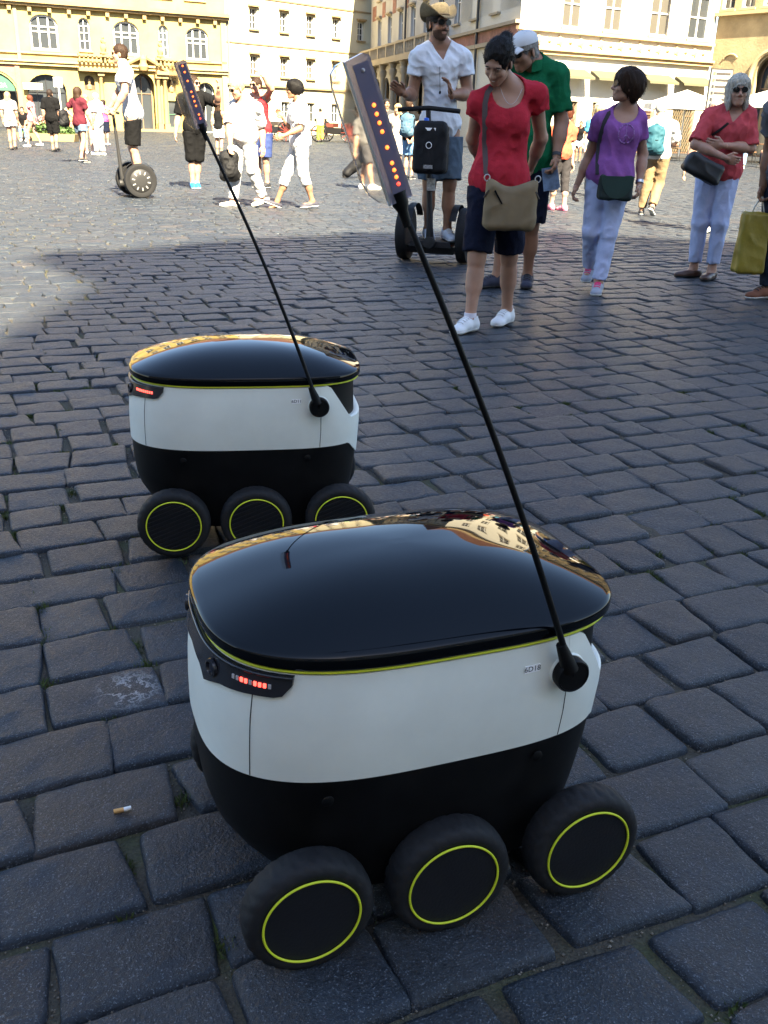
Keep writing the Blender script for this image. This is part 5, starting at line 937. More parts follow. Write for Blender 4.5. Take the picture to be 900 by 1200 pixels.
# --- woman in red
b, J = PB('red')
red = person('woman in red T-shirt and navy shorts looking down, tan bag at her hip', b, J, (-.18, -.98), 1.62, 'light', False, 1.0, hf=(-.42, -.72, -.62), hup=(-.12, -.5, .86), hair=('bun', 'black'), shirt=(cloth('red_tee', (.36, .022, .036), .16), .36, .085, 'scoop', .014), pants=(NAVY, .97, .016), shoes=(mat('white_leather', (.62, .64, .66), .55, bump=.1, bscale=120), SOLEW, 'sneaker', mat('white_lace', (.65, .66, .68), .8)), toes=((-.62, -.78, 0), (-.5, -.86, 0)), vox=NV, smile=True)
P_, Jr, T_, hx, fn_r, fr_ = red
for k in 'AB': a = Jr['an' + k]; ob('sock', MB().tube([a + np.array([0, 0, -.01]), a + np.array([0, 0, .035])], (.041, .037), 14), mat('sock', (.62, .60, .66), .9), P_)
ob('earring', MB().lathe([(.0001, -.006), (.006, 0), (.0001, .006)], T_(.083, -.004, -.05), n=8).mesh('earring', 180), mat('pearl', (.7, .68, .62), .2), P_)
nk = []; 
for t in np.linspace(-1, 1, 13): nk.append(trace(lambda p: np.minimum(union([ell(Jr['nk'], (.05, .05, .05))], .01)(p), 1), Jr['nk'], (0, 1, 0), 0) * 0 + Jr['nk'] + np.array([t * .062 + .0, -.088 - .03 * (1 - t * t), .015 - .085 * (1 - t * t)]))
ob('necklace', MB().tube(nk, .0012, 5).mesh('necklace', 180), METAL, P_)
def side_bag(label, name, b, c, half, m, drop=.5, th=.05, flap=None, tilt=0, sag=.3):
    """a soft bag: rounded box fuller towards its foot"""
    r_ = root(name, (b[0] + c[0], b[1] + c[1], c[2]), label, 'bag'); hx_, hz_ = half; ca, sa = math.cos(tilt), math.sin(tilt); A = ((ca, 0, sa), (0, 1, 0), (-sa, 0, ca)); ax_ = np.array(A)
    Q = lambda x, y, z: np.array([x, y, z]) @ ax_
    f = rbox((0, 0, 0), (hx_, th, hz_), th * .8, A, sag * hz_, .35)
    ob('bag_body', sdf_mesh('bag_body', [mesh_sdf(folds(f, .006, int(hx_ * 1000), .6), .0085)]), m, r_); return r_, Q
TAN = mat('tan_canvas', (.17, .125, .07), .75, .3, 0, .4, 260, .15, 9, bdist=.002)
rb_, Q = side_bag('slouchy tan shoulder bag hanging across the hip of the woman in red', 'shoulder_bag', b, (.055, -.205, .765), (.150, .150), TAN, th=.052, sag=.35)
ob('zip', MB().bar(Q(-.10, -.050, .07), Q(-.055, -.060, .0), .012, .008), BLKC, rb_)
for x in (-1, 1): ob('strap_ring', MB().tube([Q(x * .145 + .016 * math.cos(a), -.006, .135 + .018 * math.sin(a)) for a in np.linspace(0, 6.28, 12, endpoint=False)], .0035, 6, closed=True).mesh('strap_ring', 180), METAL, rb_); ob('bag_tab', MB().bar(Q(x * .13, -.04, .07), Q(x * .155, -.02, .03), .018, .008), mat('dark_leather', (.03, .018, .014), .5), rb_)
st_p = []; st_n = []
for q in ((-.085, 1.375), (-.108, 1.345), (-.118, 1.29), (-.116, 1.23), (-.110, 1.16), (-.104, 1.09), (-.098, 1.02), (-.092, .96), (-.088, .915)): st_p.append(trace(fn_r['shirt'], (q[0], -.1, q[1]), (0, 1, 0), .35, .004) - np.array([.055, -.205, .765])); st_n.append(np.array([0, -1, .1]))
ribbon('bag_strap', st_p, st_n, .030, mat('taupe_webbing', (.075, .055, .055), .8), rb_)
# --- man in green polo
b, J = PB('green'); J = dict(J); J.update(shA=[-.20, .10, 1.500], elA=[-.215, .16, 1.22], wrA=[-.17, .06, .985])
gr = person('man in green polo shirt and white cap standing just behind the woman in red', b, J, (-.4, -.92), 1.76, 'tan', True, 1.12, .6, hf=(-.72, -.62, -.32), hup=(-.2, -.2, .95), hair=('crop', 'grey'), shirt=(cloth('green_pique', (.006, .10, .042), .16), .78, .10, 'crew', .016), pants=(NAVY, .98, .022), shoes=(mat('navy_trainer', (.014, .016, .034), .7), SOLED, 'sneaker', BLKSHOE), toes=((-.9, -.42, 0), (-.15, -.98, 0)), vox=NV, glasses=True, curls=(.5, .9))
P_, Jg, T_, hx, fn_g, fr_ = gr
cp = MB(); s_ = fr_['s']; rings = []
for i in range(9):
    a = i / 8 * math.pi / 2; rings.append([T_(.087 * math.cos(a) * math.cos(t), -.014 + .107 * math.cos(a) * math.sin(t), .048 + .082 * math.sin(a)) for t in np.linspace(0, 2 * math.pi, 28, endpoint=False)])
cp.grid(np.array(rings), True); cpo = ob('cap', cp.mesh('cap', 60), mat('white_cap', (.56, .58, .60), .85, .2, 0, .3, 300), P_)
vz = MB(); V = [[T_(.080 * x * (1 - .25 * y), .085 + .075 * y * (1 - .35 * x * x), .05 - .012 * y - .022 * x * x + z) for x in np.linspace(-1, 1, 11)] for y, z in ((0, .004), (.5, .004), (1, .002), (1, -.002), (.5, 0), (0, 0))]; vz.grid(np.array(V)); ob('cap_peak', vz.mesh('cap_peak', 50), MATS['white_cap'], cpo)
cf = lambda t: Jg['nk'] + fr_['up'] * .045 + (fr_['rt'] * math.sin(t) * .078 + fr_['fw'] * (math.cos(t) * .070 + .012)) * 1.06; cl_ = MB()
cl_.grid(np.array([[cf(t) - fr_['up'] * (.045 + .05 * max(0, math.cos(t))) + (fr_['rt'] * math.sin(t) + fr_['fw'] * math.cos(t)) * .022, cf(t) - fr_['up'] * .015 * max(0, math.cos(t)) ] for t in np.linspace(.25, 6.03, 30)]).transpose(1, 0, 2)); ob('collar', cl_.mesh('collar', 60), MATS['green_pique'], P_)
w0 = Jg['wrB'] + (Jg['elB'] - Jg['wrB']) * .06; fd = nrm(Jg['wrB'] - Jg['elB']); wt = ob('wristwatch', MB().tube([w0 - fd * .012, w0 + fd * .012], .036, 16), BLKSHOE, P_)
mp = MB(); mp.box((0, 0, 0), (.11, .008, .16), (nrm((.9, -.4, .2)), nrm((.4, .9, 0)), nrm((-.2, 0, 1)))); mp.box((.012, -.008, .005), (.10, .006, .15), (nrm((.9, -.4, .25)), nrm((.4, .9, 0)), nrm((-.25, 0, 1))))
ob('folded_map', mp, mat('blue_print_paper', (.12, .17, .26), .5, var=.5, vscale=18), None, 'folded blue printed leaflet in the lowered hand of the green polo man', 'leaflet', loc=(b[0] + Jg['wrB'][0] - .035, b[1] + Jg['wrB'][1] - .02, Jg['wrB'][2] - .15))
# --- man with straw hat on a self-balancing scooter
b, J = PB('hat'); J = dict(J); J.update(shA=[-.205, -.035, 1.69], shB=[.165, .025, 1.70])
hm_ = person('bearded man in straw hat and white V-neck T-shirt riding a two-wheeled scooter', b, J, (.2, -.98), 1.80, 'tan', True, .93, 0, hf=(.50, -.86, .02), hair=('crop', 'dark'), beard='dark', shirt=(cloth('white_tee', (.60, .63, .68), .05), .50, .14, 'v', .013), pants=(cloth('jean_shorts', (.075, .105, .14), .2), .97, .022), shoes=(mat('light_trainer', (.45, .5, .56), .7), SOLEW, 'sneaker', SOLEW), toes=((.1, -.99, 0), (.25, -.97, 0)), vox=NV, glasses=True, z0=.19, hdir=((-.55, -.25, .35), (-.28, -.2, .94)), thumbs=((.2, -.3, .9), (.1, -1, .1)), palms=((.2, -.2, -1), (-1, -.2, 0)), curls=(.35, .5))
P_, Jh, T_, hx, fn_h, fr_ = hm_
ht = MB(); rings = []
for r_, z_ in ((.092, .05), (.093, .075), (.088, .115), (.072, .135), (.045, .128), (.0, .118)): rings.append([T_(r_ * math.cos(t) * (.9 - .12 * (z_ > .12)), r_ * 1.12 * math.sin(t) - .014, z_ + .012 * math.sin(t) * (z_ > .1)) for t in np.linspace(0, 2 * math.pi, 32, endpoint=False)])
ht.grid(np.array(rings), True); br = [[T_((.086 + .050 * k) * math.cos(t), -.014 + (.098 + .072 * k) * math.sin(t), .052 + k * k * (.095 * abs(math.cos(t)) ** 2.2 - .028 * abs(math.sin(t))) + dz) for t in np.linspace(0, 2 * math.pi, 40, endpoint=False)] for k, dz in ((0, .003), (.35, .003), (.7, .003), (1, .002), (1, -.002), (.7, 0), (.35, 0), (0, 0))]
ht.grid(np.array(br), True); hto = ob('straw_hat', ht.mesh('straw_hat', 60), mat('straw', (.16, .13, .08), .85, .2, 0, .9, 150, .25, 60, bdist=.004), P_); ob('hat_band', MB().tube([T_(.0935 * .9 * math.cos(t), .0935 * 1.12 * math.sin(t) - .014, .062) for t in np.linspace(0, 6.28, 32, endpoint=False)], .008, 6, closed=True).mesh('hat_band', 180), mat('band', (.08, .06, .04), .8), hto)
vb = trace(fn_h['shirt'], Jh['nk'] + np.array([.005, -.1, -.17]), (0, 1, 0), .3, .003); ob('sunglass_cord', MB().tube([vb + np.array([.012 * t, -.004, -.19 * t]) for t in np.linspace(0, 1, 8)] , .002, 5).mesh('cord', 180), BLKC, P_); ob('cord_pendant', MB().lathe([(.001, -.016), (.010, -.006), (.008, .008), (.001, .016)], vb + np.array([.012, -.008, -.2]), n=10).mesh('pendant', 180), BLKC, P_)
RUB = mat('scooter_rubber', (.010, .010, .011), .75, .3, 0, .3, 90); SCP = mat('scooter_grey', (.022, .022, .023), .5, .3); NYL = mat('black_nylon', (.006, .006, .007), .7, .3, 0, .4, 200)
def scooter(label, loc, yaw, lean, bag, hgt=1.27):
    r_ = root('self_balancing_scooter', (*loc, 0), label, 'scooter', None, yaw)
    for x in (-1, 1):
        n_ = 60; ty = MB().lathe([(.165, -.035), (.205, -.050), (.232, -.044), (.242, -.02), (.243, 0), (.242, .02), (.232, .044), (.205, .050), (.165, .035)], (0, 0, 0), ((0, 1, 0), (0, 0, 1), (1, 0, 0)), n_, lambda i, k, r: r - (.004 if 2 < i < 6 and (k + i * 2) % 4 == 0 else 0)); w = ob('wheel', ty.mesh('wheel', 50), RUB, r_); w.location = (x * .275, 0, .242)
        ob('hub', MB().lathe([(.165, .036 * x), (.15, .050 * x), (.06, .058 * x), (0, .058 * x)] if x > 0 else [(0, -.058), (.06, -.058), (.15, -.050), (.165, -.036)], (0, 0, 0), ((0, 1, 0), (0, 0, 1), (1, 0, 0)), 32).mesh('hub', 40), SCP, w)
        for k in range(10):
            a = 2 * math.pi * k / 10 + .2; ob('hub_slot', MB().bar((.054 * x, .095 * math.cos(a), .095 * math.sin(a)), (.051 * x, .138 * math.cos(a), .138 * math.sin(a)), .016, .006, (1, 0, 0)), mat('slot_silver', (.25, .25, .25), .4), w)
        ob('mudguard', MB().grid(np.array([[(x * (.17 + .06 * j), .262 * math.cos(a), .242 + .262 * math.sin(a)) for a in np.linspace(.55, 2.6, 14)] for j in (0, 1, 1.001, .001)]) * np.array([1, 1, 1])).mesh('mudguard', 60), SCP, r_)
    ob('platform', MB().box((0, 0, .17), (.38, .40, .045), taper=.94), RUB, r_); ob('gearbox', MB().box((0, 0, .115), (.40, .24, .07), taper=1.15), SCP, r_)
    tp = np.array([lean, .27, hgt]); bt = np.array([0, .20, .19])
    ob('column', MB().tube([(0, .1, .17), bt, bt + (tp - bt) * .12, bt + (tp - bt) * .55, tp], (.045, .040, .030, .022, .022), 12).mesh('column', 60), SCP, r_); ob('pivot', MB().lathe([(.05, -.02), (.055, 0), (.05, .03), (0, .035)], bt + np.array([0, .02, 0]), ((1, 0, 0), (0, 0, 1), (0, 1, 0)), 20), SCP, r_)
    ob('handlebar', MB().tube([tp + np.array([x * .27, -.02 * abs(x) , .02 * (1 - abs(x))]) for x in np.linspace(-1, 1, 13)], [.019] * 13, 10).mesh('handlebar', 180), RUB, r_)
    if bag:
        f = union([rbox((0, .33, .97), (.15, .075, .20), .05, None, 0, .1), rbox((0, .33, 1.13), (.125, .06, .06), .03)], .02); bo = ob('front_bag', sdf_mesh('front_bag', [mesh_sdf(folds(f, .003, 5), .01)]), NYL, r_)
        ob('bag_badge', MB().tube([(.024 * math.cos(a), .412, 1.0 + .024 * math.sin(a)) for a in np.linspace(0, 6.28, 20, endpoint=False)], .0028, 5, closed=True).mesh('badge', 180), PAPER, bo); ob('bag_strip', MB().box((0, .396, 1.125), (.10, .008, .022)), PAPER, bo); ob('bag_print', MB().box((-.0, .408, .83), (.08, .012, .03)), mat('grey_print', (.22, .22, .22), .7, var=.8, vscale=60), bo)
        ob('key_dock', MB().lathe([(.024, 0), (.022, .02), (0, .024)], (.05, .33, 1.19), n=16), mat('blue_key', (.02, .12, .6), .3), r_); ob('info_plate', MB().box((0, .262, .68), (.07, .02, .10)), mat('plate_print', (.35, .34, .32), .6, var=.7, vscale=50), r_)
    return r_
yaw_of = lambda f: math.atan2(-f[0], f[1])
scooter('black two-wheeled scooter with front bag ridden by the straw hat man', (.385, 8.85), yaw_of((-.26, -.97)), .05, True, 1.27)
# --- woman in purple
b, J = PB('purple')
pu = person('woman in purple T-shirt with printed ring, head turned aside, green bag across', b, J, (-.32, -.95), 1.58, 'light', False, 1.04, hf=(-.98, -.10, .16), hair=('bowl', 'brown'), shirt=(cloth('purple_tee', (.23, .085, .29), .16), .55, .10, 'scoop', .012), pants=(LBLUE, 1.93, .012), shoes=(mat('grey_trainer', (.26, .28, .33), .75), SOLEW, 'sneaker', mat('pink_lace', (.75, .03, .16), .7)), toes=((-.35, -.94, .12), (-.28, -.96, 0)), vox=NV, glasses=True, curls=(.9, .9))
P_, Jp, T_, hx, fn_p, fr_ = pu
pc_ = Jp['pel'] + (Jp['nk'] - Jp['pel']) * .66
ring = MB(); PRINT = mat('pale_print', (.25, .13, .32), .85, .2, var=.8, vscale=70)
def on_shirt(pts, r_, mb): mb.tube([trace(fn_p['shirt'], pc_ + np.array([x * .95, -.1, z]), (.1, 1, 0), .35, .001) for x, z in pts], r_, 5)
on_shirt([(.058 * math.cos(a) + .012, .064 * math.sin(a) - .005) for a in np.linspace(0, 6.4, 36)], .0048, ring); on_shirt([(.012, .058), (.012, 0), (.012, -.066)], .0042, ring); on_shirt([(.012, -.01), (-.03, -.052)], .0042, ring); on_shirt([(.012, -.01), (.054, -.052)], .0042, ring); ob('shirt_print', ring.mesh('shirt_print', 180), PRINT, P_)
w0 = Jp['wrB'] + (Jp['elB'] - Jp['wrB']) * .08; fd = nrm(Jp['wrB'] - Jp['elB']); ob('wristwatch', MB().tube([w0 - fd * .010, w0 + fd * .010], .031, 16), METAL, P_)
GRN = mat('dark_green_canvas', (.020, .042, .036), .75, .3, 0, .35, 240, .12, 10, bdist=.002)
mb_, Q = side_bag('dark green flap bag on a long strap at the hip of the woman in purple', 'messenger_bag', b, (.01, -.195, .785), (.125, .095), mat('black_green_canvas', (.010, .020, .018), .8), th=.04)
fl = MB(); fl.prism([(.118 * math.cos(a) * (1 if abs(math.sin(a)) < .98 else 1), .075 + (.155 * math.sin(a) if math.sin(a) < 0 else 0)) for a in np.linspace(math.pi, 2 * math.pi, 17)], (0, -.048, 0), ((1, 0, 0), (0, 0, 1), (0, -1, 0)), .008); ob('bag_flap', fl.mesh('bag_flap', 50), GRN, mb_)
st_p = []; st_n = []
for q in ((-.03, 1.30), (-.075, 1.275), (-.10, 1.22), (-.112, 1.15), (-.118, 1.07), (-.120, .99), (-.118, .92), (-.112, .86)): st_p.append(trace(fn_p['shirt'], (q[0], -.1, q[1]), (.1, 1, 0), .35, .003) - np.array([.01, -.195, .785])); st_n.append(np.array([-.1, -1, .1]))
ribbon('bag_strap', st_p, st_n, .030, mat('charcoal_webbing', (.022, .022, .028), .8), mb_)
# --- white haired woman, arms folded
b, J = PB('whitehair'); J = dict(J); J.update(elA=[-.245, -.075, 1.075], wrA=[-.035, -.205, .985], elB=[.205, -.075, 1.06], wrB=[-.045, -.165, 1.075])
wh = person('white-haired woman in coral top and sunglasses standing with folded arms', b, J, (-.3, -.95), 1.64, 'light', False, 1.04, hf=(-.12, -.98, .06), hup=(-.03, 0, 1), hair=('bob', 'white'), shirt=(cloth('coral_tee', (.43, .065, .075), .16), .92, .085, 'v', .014), pants=(LBLUE, 1.86, .010), shoes=(mat('brown_loafer', (.06, .028, .018), .4), SOLED, 'loafer'), toes=((-.93, -.35, 0), (-.6, -.8, 0)), vox=NV, glasses=True, hdir=((.95, -.1, -.25), (-.95, .15, .1)), thumbs=((0, -.2, 1), (0, -.2, 1)), palms=((0, 1, -.2), (0, 1, 0)), curls=(.6, .5))
P_, Jw, T_, hx, fn_w, fr_ = wh
for k, td in (('A', (-.93, -.35, 0)), ('B', (-.6, -.8, 0))):
    td = nrm(td); ob('shoe_trim', sdf_mesh('shoe_trim', [mesh_sdf(ell(Jw['an' + k] + td * .115 + np.array([0, 0, -.052]), (.034, .045, .018), (np.cross(td, (0, 0, 1)), td, (0, 0, 1))), .007)]), mat('silver_leather', (.62, .63, .66), .22, metal=.7), P_)
DKB = mat('black_leather', (.012, .013, .013), .5, .4, 0, .35, 170, .2, 12, bdist=.002)
hb_, Q = side_bag('black leather handbag tucked under the folded arms of the white-haired woman', 'handbag', b, (-.20, -.225, .905), (.165, .085), DKB, th=.05, tilt=-.42, sag=.1)
st_p = []; st_n = []
for q in ((.10, 1.355), (.075, 1.33), (.03, 1.285), (-.02, 1.24), (-.07, 1.195), (-.12, 1.15)): st_p.append(trace(fn_w['shirt'], (q[0], -.1, q[1]), (.1, 1, 0), .35, .003) - np.array([-.20, -.225, .905])); st_n.append(np.array([-.1, -1, .2]))
ribbon('bag_strap', st_p, st_n, .020, DKB, hb_)
# --- person with yellow carrier bag, cut by the right edge
b, J = PB('bagman')
bm_ = person('person in dark jeans and brown shoes at right edge carrying a yellow bag', b, J, (-.75, -.66), 1.72, 'brown', True, 1.0, 0, hair=('crop', 'dark'), shirt=(cloth('grey_tee', (.10, .10, .11)), .6, .1, 'crew', .014), pants=(cloth('dark_jeans', (.016, .022, .040), .2), 1.95, .016), shoes=(mat('russet_suede', (.13, .045, .02), .75), SOLEW, 'sneaker', BLKSHOE), toes=((-.92, -.38, 0), (-.8, -.6, 0)), vox=NV, curls=(1.25, .5))
Jb = bm_[1]; yb = root('carrier_bag', (b[0] - .185, b[1] + .0, 0), 'yellow plastic carrier bag hanging from a hand at the right edge', 'bag')
YELB = mat('yellow_plastic', (.23, .18, .022), .35, .5, 0, .25, 30, .25, 7, trans=.15, bdist=.01); f = rbox((0, 0, .415), (.115, .045, .225), .03, ((1, .2, 0), (-.2, 1, 0), (.06, 0, 1)), 0, .3)
ob('bag_body', sdf_mesh('bag_body', [mesh_sdf(folds(f, .005, 3, .6), .009)]), YELB, yb)
for x in (-.04, .06): ob('bag_handle', MB().tube([(x, .005, .61), (x * .6 + .01, .02, .68), (.03, .03, .745)], (.007, .006, .006), 6).mesh('bag_handle', 180), mat('clear_handle', (.45, .45, .40), .3), yb)
# --- middle distance
MV = .013
b, J = PB('whiteman'); wm = person('grey-haired man in white shirt and white trousers walking left with a black rucksack', b, J, (-.6, -.8), 1.72, 'light', True, 1.1, .5, hf=(-.75, -.55, -.3), hair=('bald', 'blond'), shirt=(WHTC, .9, .16, 'v', .020), pants=(WHTC, 1.95, .020), shoes=(mat('cream_shoe', (.55, .52, .45), .6), SOLEW, 'loafer'), glasses=True, vox=MV, toes=((-.9, -.4, 0), (-.8, -.5, .25)))
def rucksack(label, loc, size, m, yaw=0, tilt=0, name='rucksack'):
    r_ = root(name, loc, label, 'rucksack', None, yaw); w_, d_, h_ = size
    f = union([ell((0, 0, 0), (w_ / 2, d_ / 2, h_ / 2)), cap((-w_ * .3, 0, -h_ * .34), (w_ * .3, 0, -h_ * .34), d_ * .42, d_ * .42), cap((-w_ * .26, 0, h_ * .26), (w_ * .26, 0, h_ * .26), d_ * .36, d_ * .36), ell((0, -d_ * .42, -h_ * .16), (w_ * .36, d_ * .25, h_ * .22))], .05); ob('pack_body', sdf_mesh('pack_body', [mesh_sdf(folds(f, .005, 9), .012)]), m, r_)
    ob('grab_loop', MB().tube([(-.03, 0, h_ * .44), (-.02, 0, h_ * .52), (.02, 0, h_ * .52), (.03, 0, h_ * .44)], .008, 6).mesh('loop', 180), m, r_)
    for x in (-1, 1): ob('shoulder_strap', MB().tube([(x * w_ * .22, d_ * .3, h_ * .42), (x * w_ * .30, d_ * .62, h_ * .40), (x * w_ * .36, d_ * .9, h_ * .15), (x * w_ * .40, d_ * .45, -h_ * .34)], .014, 6).mesh('strap', 180), m, r_)
    ob('pocket_zip', MB().tube([(x * w_ * .30, -d_ * .62 + .03 * x * x, -h_ * .02) for x in np.linspace(-1, 1, 7)], .005, 5).mesh('zip', 180), BLKC, r_)
    return r_
rucksack('black rucksack carried low in the hand of the white-shirted man', (b[0] - .19, b[1] - .16, .555), (.24, .19, .40), NYL, .5)
b, J = PB('redtank'); person('man in red vest shading his head with a raised arm behind the white-shirted man', b, J, (-.4, -.9), 1.78, 'light', True, .95, hf=(-.55, -.8, .05), hair=('crop', 'brown'), shirt=(cloth('red_vest', (.50, .02, .025)), 0, .10, 'tank', .012), pants=(cloth('blue_shorts', (.03, .045, .13)), .95, .025), shoes=(BLKSHOE, SOLEW, 'sneaker'), glasses=True, vox=MV, hdir=(None, (-.5, .3, .5)))
b, J = PB('whitewoman'); person('short-haired woman in white top and white cropped trousers striding left', b, J, (-.95, -.3), 1.63, 'tan', False, 1.05, hf=(-.95, -.28, .0), hair=('bowl', 'black'), shirt=(cloth('white_blouse', (.56, .56, .57), .05), .85, .12, 'crew', .022), pants=(WHTC, 1.42, .018), shoes=(mat('navy_slip_on', (.03, .03, .045), .7), SOLEW, 'loafer'), glasses=True, vox=MV, toes=((-.95, -.2, -.35), (-.9, -.3, .1)), hdir=((-.6, -.1, .7), (-.85, -.3, -.25)))
b, J = PB('blackt'); person('man in black T-shirt and cargo shorts with bright blue shoes, one arm raised', b, J, (.3, -.95), 1.76, 'light', True, 1.0, hf=(.85, -.5, .05), hair=('crop', 'brown'), shirt=(BLKC, .85, .10, 'crew', .020), pants=(BLKC, 1.12, .030), shoes=(mat('bright_blue_shoe', (.01, .22, .62), .6), SOLEW, 'sneaker'), glasses=True, vox=MV, hdir=(None, (.05, -.1, 1)))
rl_b, J = PB('riderL'); J = dict(J)
person('young man in white T-shirt and black shorts riding a scooter at left', rl_b, J, (-.93, -.36), 1.80, 'light', True, .95, hf=(-.98, -.18, -.02), hair=('crop', 'brown'), shirt=(WHTC, .62, .13, 'crew', .018), pants=(BLKC, .92, .025), shoes=(BLKSHOE, SOLEW, 'sneaker'), glasses=True, vox=MV, z0=.19, curls=(1.2, 1.2))
scooter('black two-wheeled scooter with spoked hubs under the white T-shirt rider at left', (-3.90, 14.92), yaw_of((-.88, -.47)), 0, False, 1.16)
b, J = PB('khaki'); person('man in white shirt and khaki trousers walking away with a teal rucksack', b, J, (.45, .89), 1.55, 'light', True, 1.05, .3, hf=(.75, .65, 0), hair=('bald', 'grey'), shirt=(WHTC, .8, .06, 'crew', .022), pants=(cloth('khaki', (.20, .14, .08)), 1.93, .024), shoes=(BLKSHOE, SOLEW, 'loafer'), vox=MV, toes=((.2, .97, 0), (.5, .85, .5)))
rucksack('teal rucksack on the back of the man in khaki trousers', (b[0] - .105, b[1] - .155, 1.04), (.26, .17, .40), mat('teal_nylon', (.014, .065, .09), .7, .3, 0, .3, 150), -.42)
b, J = PB('bluepolo'); person('man in blue patterned shirt half hidden behind the white-haired woman', b, J, (-.5, -.85), 1.60, 'light', True, 1.05, hf=(-.6, -.78, -.1), hair=('crop', 'grey'), shirt=(mat('blue_pattern', (.05, .11, .32), .85, .3, 0, 0, 1, .6, 40), .8, .08, 'crew', .018), pants=(NAVY, .95, .022), shoes=(mat('white_trainer', (.6, .6, .6), .7), SOLEW, 'sneaker'), glasses=True, vox=MV)
b, J = PB('orange'); person('woman in orange-red T-shirt, dark cropped leggings and pink shoes, back turned', b, J, (-.45, .89), 1.5, 'fair', False, 1.0, hf=(.3, .9, 0), hair=('crop', 'red'), shirt=(cloth('orange_tee', (.55, .09, .05)), .6, .10, 'crew', .016), pants=(cloth('charcoal_leggings', (.03, .028, .03)), 1.45, .012), shoes=(mat('pink_trainer', (.62, .20, .26), .7), mat('pink_sole', (.75, .15, .25), .7), 'sneaker'), vox=MV)
b, J = PB('greyt'); gt = person('dark-haired man in charcoal T-shirt with yellow print beside the lit flag', b, J, (.3, -.95), 1.68, 'tan', True, 1.05, hair=('crop', 'black'), shirt=(cloth('charcoal_tee', (.045, .045, .045)), .85, .1, 'crew', .018), pants=(cloth('khaki_shorts', (.22, .18, .12)), .98, .022), shoes=(mat('white_trainer', (.6, .6, .6), .7), SOLEW, 'sneaker'), vox=.018)
ch = gt[1]; c0 = trace(gt[4]['shirt'], ch['nk'] + np.array([.02, -.1, -.15]), (0, 1, 0), .4, .002); letters('lettering', 'ARMY', .085, c0 + np.array([0, -.012, 0]), ((1, .1, 0), (0, .1, 1), (0, -1, .1)), mat('yellow_print', (.45, .36, .16), .8), gt[0])
b, J = PB('suitcaser'); person('person in grey shirt and shorts seen through the clear flag of the near robot', b, J, (.9, .3), 1.5, 'light', True, 1.1, hair=('crop', 'brown'), shirt=(cloth('grey_shirt', (.09, .09, .09)), .85, .1, 'crew', .02), pants=(cloth('dark_grey_shorts', (.05, .05, .055)), .9, .022), shoes=(mat('white_trainer', (.6, .6, .6), .7), SOLEW, 'sneaker'), vox=.018)
sc_ = root('suitcase', (-1.02, 21.4, 0), 'black wheeled suitcase tilted over, between the white-clad woman and the flag', 'suitcase', None, .15); tl = np.array([(math.cos(.85), 0, math.sin(.85)), (0, 1, 0), (-math.sin(.85), 0, math.cos(.85))])
ob('case_body', sdf_mesh('case_body', [mesh_sdf(folds(union([cap(np.array((-.0 + dx, y, z)) @ np.eye(3) @ np.eye(3), np.array((.0 + dx, -y, z)), .07, .07) for dx, z in ((0, .13), (.15, .26), (.29, .40), (.10, .08), (.26, .22), (.38, .34))] + [ell((.18, 0, .24), (.30, .17, .14), tl)], .08) if False else union([ell((.16, 0, .25), (.30, .17, .115), ((math.cos(.72), 0, math.sin(.72)), (0, 1, 0), (-math.sin(.72), 0, math.cos(.72)))), cap((-.02, -.11, .10), (-.02, .11, .10), .07, .07), cap((.31, -.11, .42), (.31, .11, .42), .07, .07)], .09), .004, 2), .014)]), NYL, sc_)
for y in (-.12, .12): ob('case_wheel', MB().lathe([(.035, -.012), (.038, 0), (.035, .012), (0, .012)], (-.06, y, .038), ((1, 0, 0), (0, 0, 1), (0, 1, 0)), 16), RUB, sc_)
for y in (-.08, .08): ob('handle_rod', MB().tube([(.33, y, .46), (.52, y, .66)], .008, 6), METAL, sc_)
ob('case_handle', MB().tube([(.52, -.09, .66), (.52, .09, .66)], .013, 8), RUB, sc_)
b, J = PB('backpacker'); person('person in jean shorts with a slate blue backpack behind the scooter bag', b, J, (.5, .85), 1.56, 'light', False, 1.0, hair=('crop', 'brown'), shirt=(BLKC, .2, .06, 'crew', .014), pants=(cloth('pale_jeans', (.12, .22, .36)), .85, .018), shoes=(BLKSHOE, SOLEW, 'sneaker'), vox=.018)
rucksack('slate blue backpack worn by the person in jean shorts behind the scooter', (b[0] - .07, b[1] - .16, 1.10), (.30, .2, .46), mat('slate_nylon', (.05, .10, .15), .7, .3, 0, .3, 150), -.5)
# --- far figures
def far(label, pos, g, H, **k):
    st_ = k.pop('stride', 0); ar = k.pop('arms', 'down'); J_ = sit(H, g, k.pop('seat')) if 'seat' in k else stand(H, g, st_, ar); return person(label, pos, J_, g, H, vox=k.pop('vox', .022), **k)
far('fair-haired woman in grey top and white shorts at the far left edge', (-11.55, 30.2), (-.1, 1), 1.61, male=False, hair=('long', 'blond'), shirt=(cloth('light_grey_top', (.24, .23, .22)), .7, .05, 'crew', .02), pants=(WHTC, .45, .03), shoes=(BLKSHOE, SOLED, 'loafer'), stride=.08)
far('red-haired woman in pink and white dress walking left past the shop arch', (-12.0, 33.3), (-.95, -.1), 1.58, male=False, hair=('long', 'red'), shirt=(mat('pink_print', (.55, .20, .22), .85, .3, 0, 0, 1, .6, 14), .3, .42, 'scoop', .03), shoes=(SOLEW, SOLEW, 'loafer'), stride=.2)
far('man in black T-shirt and black shorts seen from behind at left', (-10.2, 29.95), (.1, 1), 1.72, w=1.1, hair=('crop', 'dark'), shirt=(BLKC, .8, .12, 'crew', .025), pants=(BLKC, .95, .03), shoes=(BLKSHOE, SOLED, 'loafer'), stride=.06)
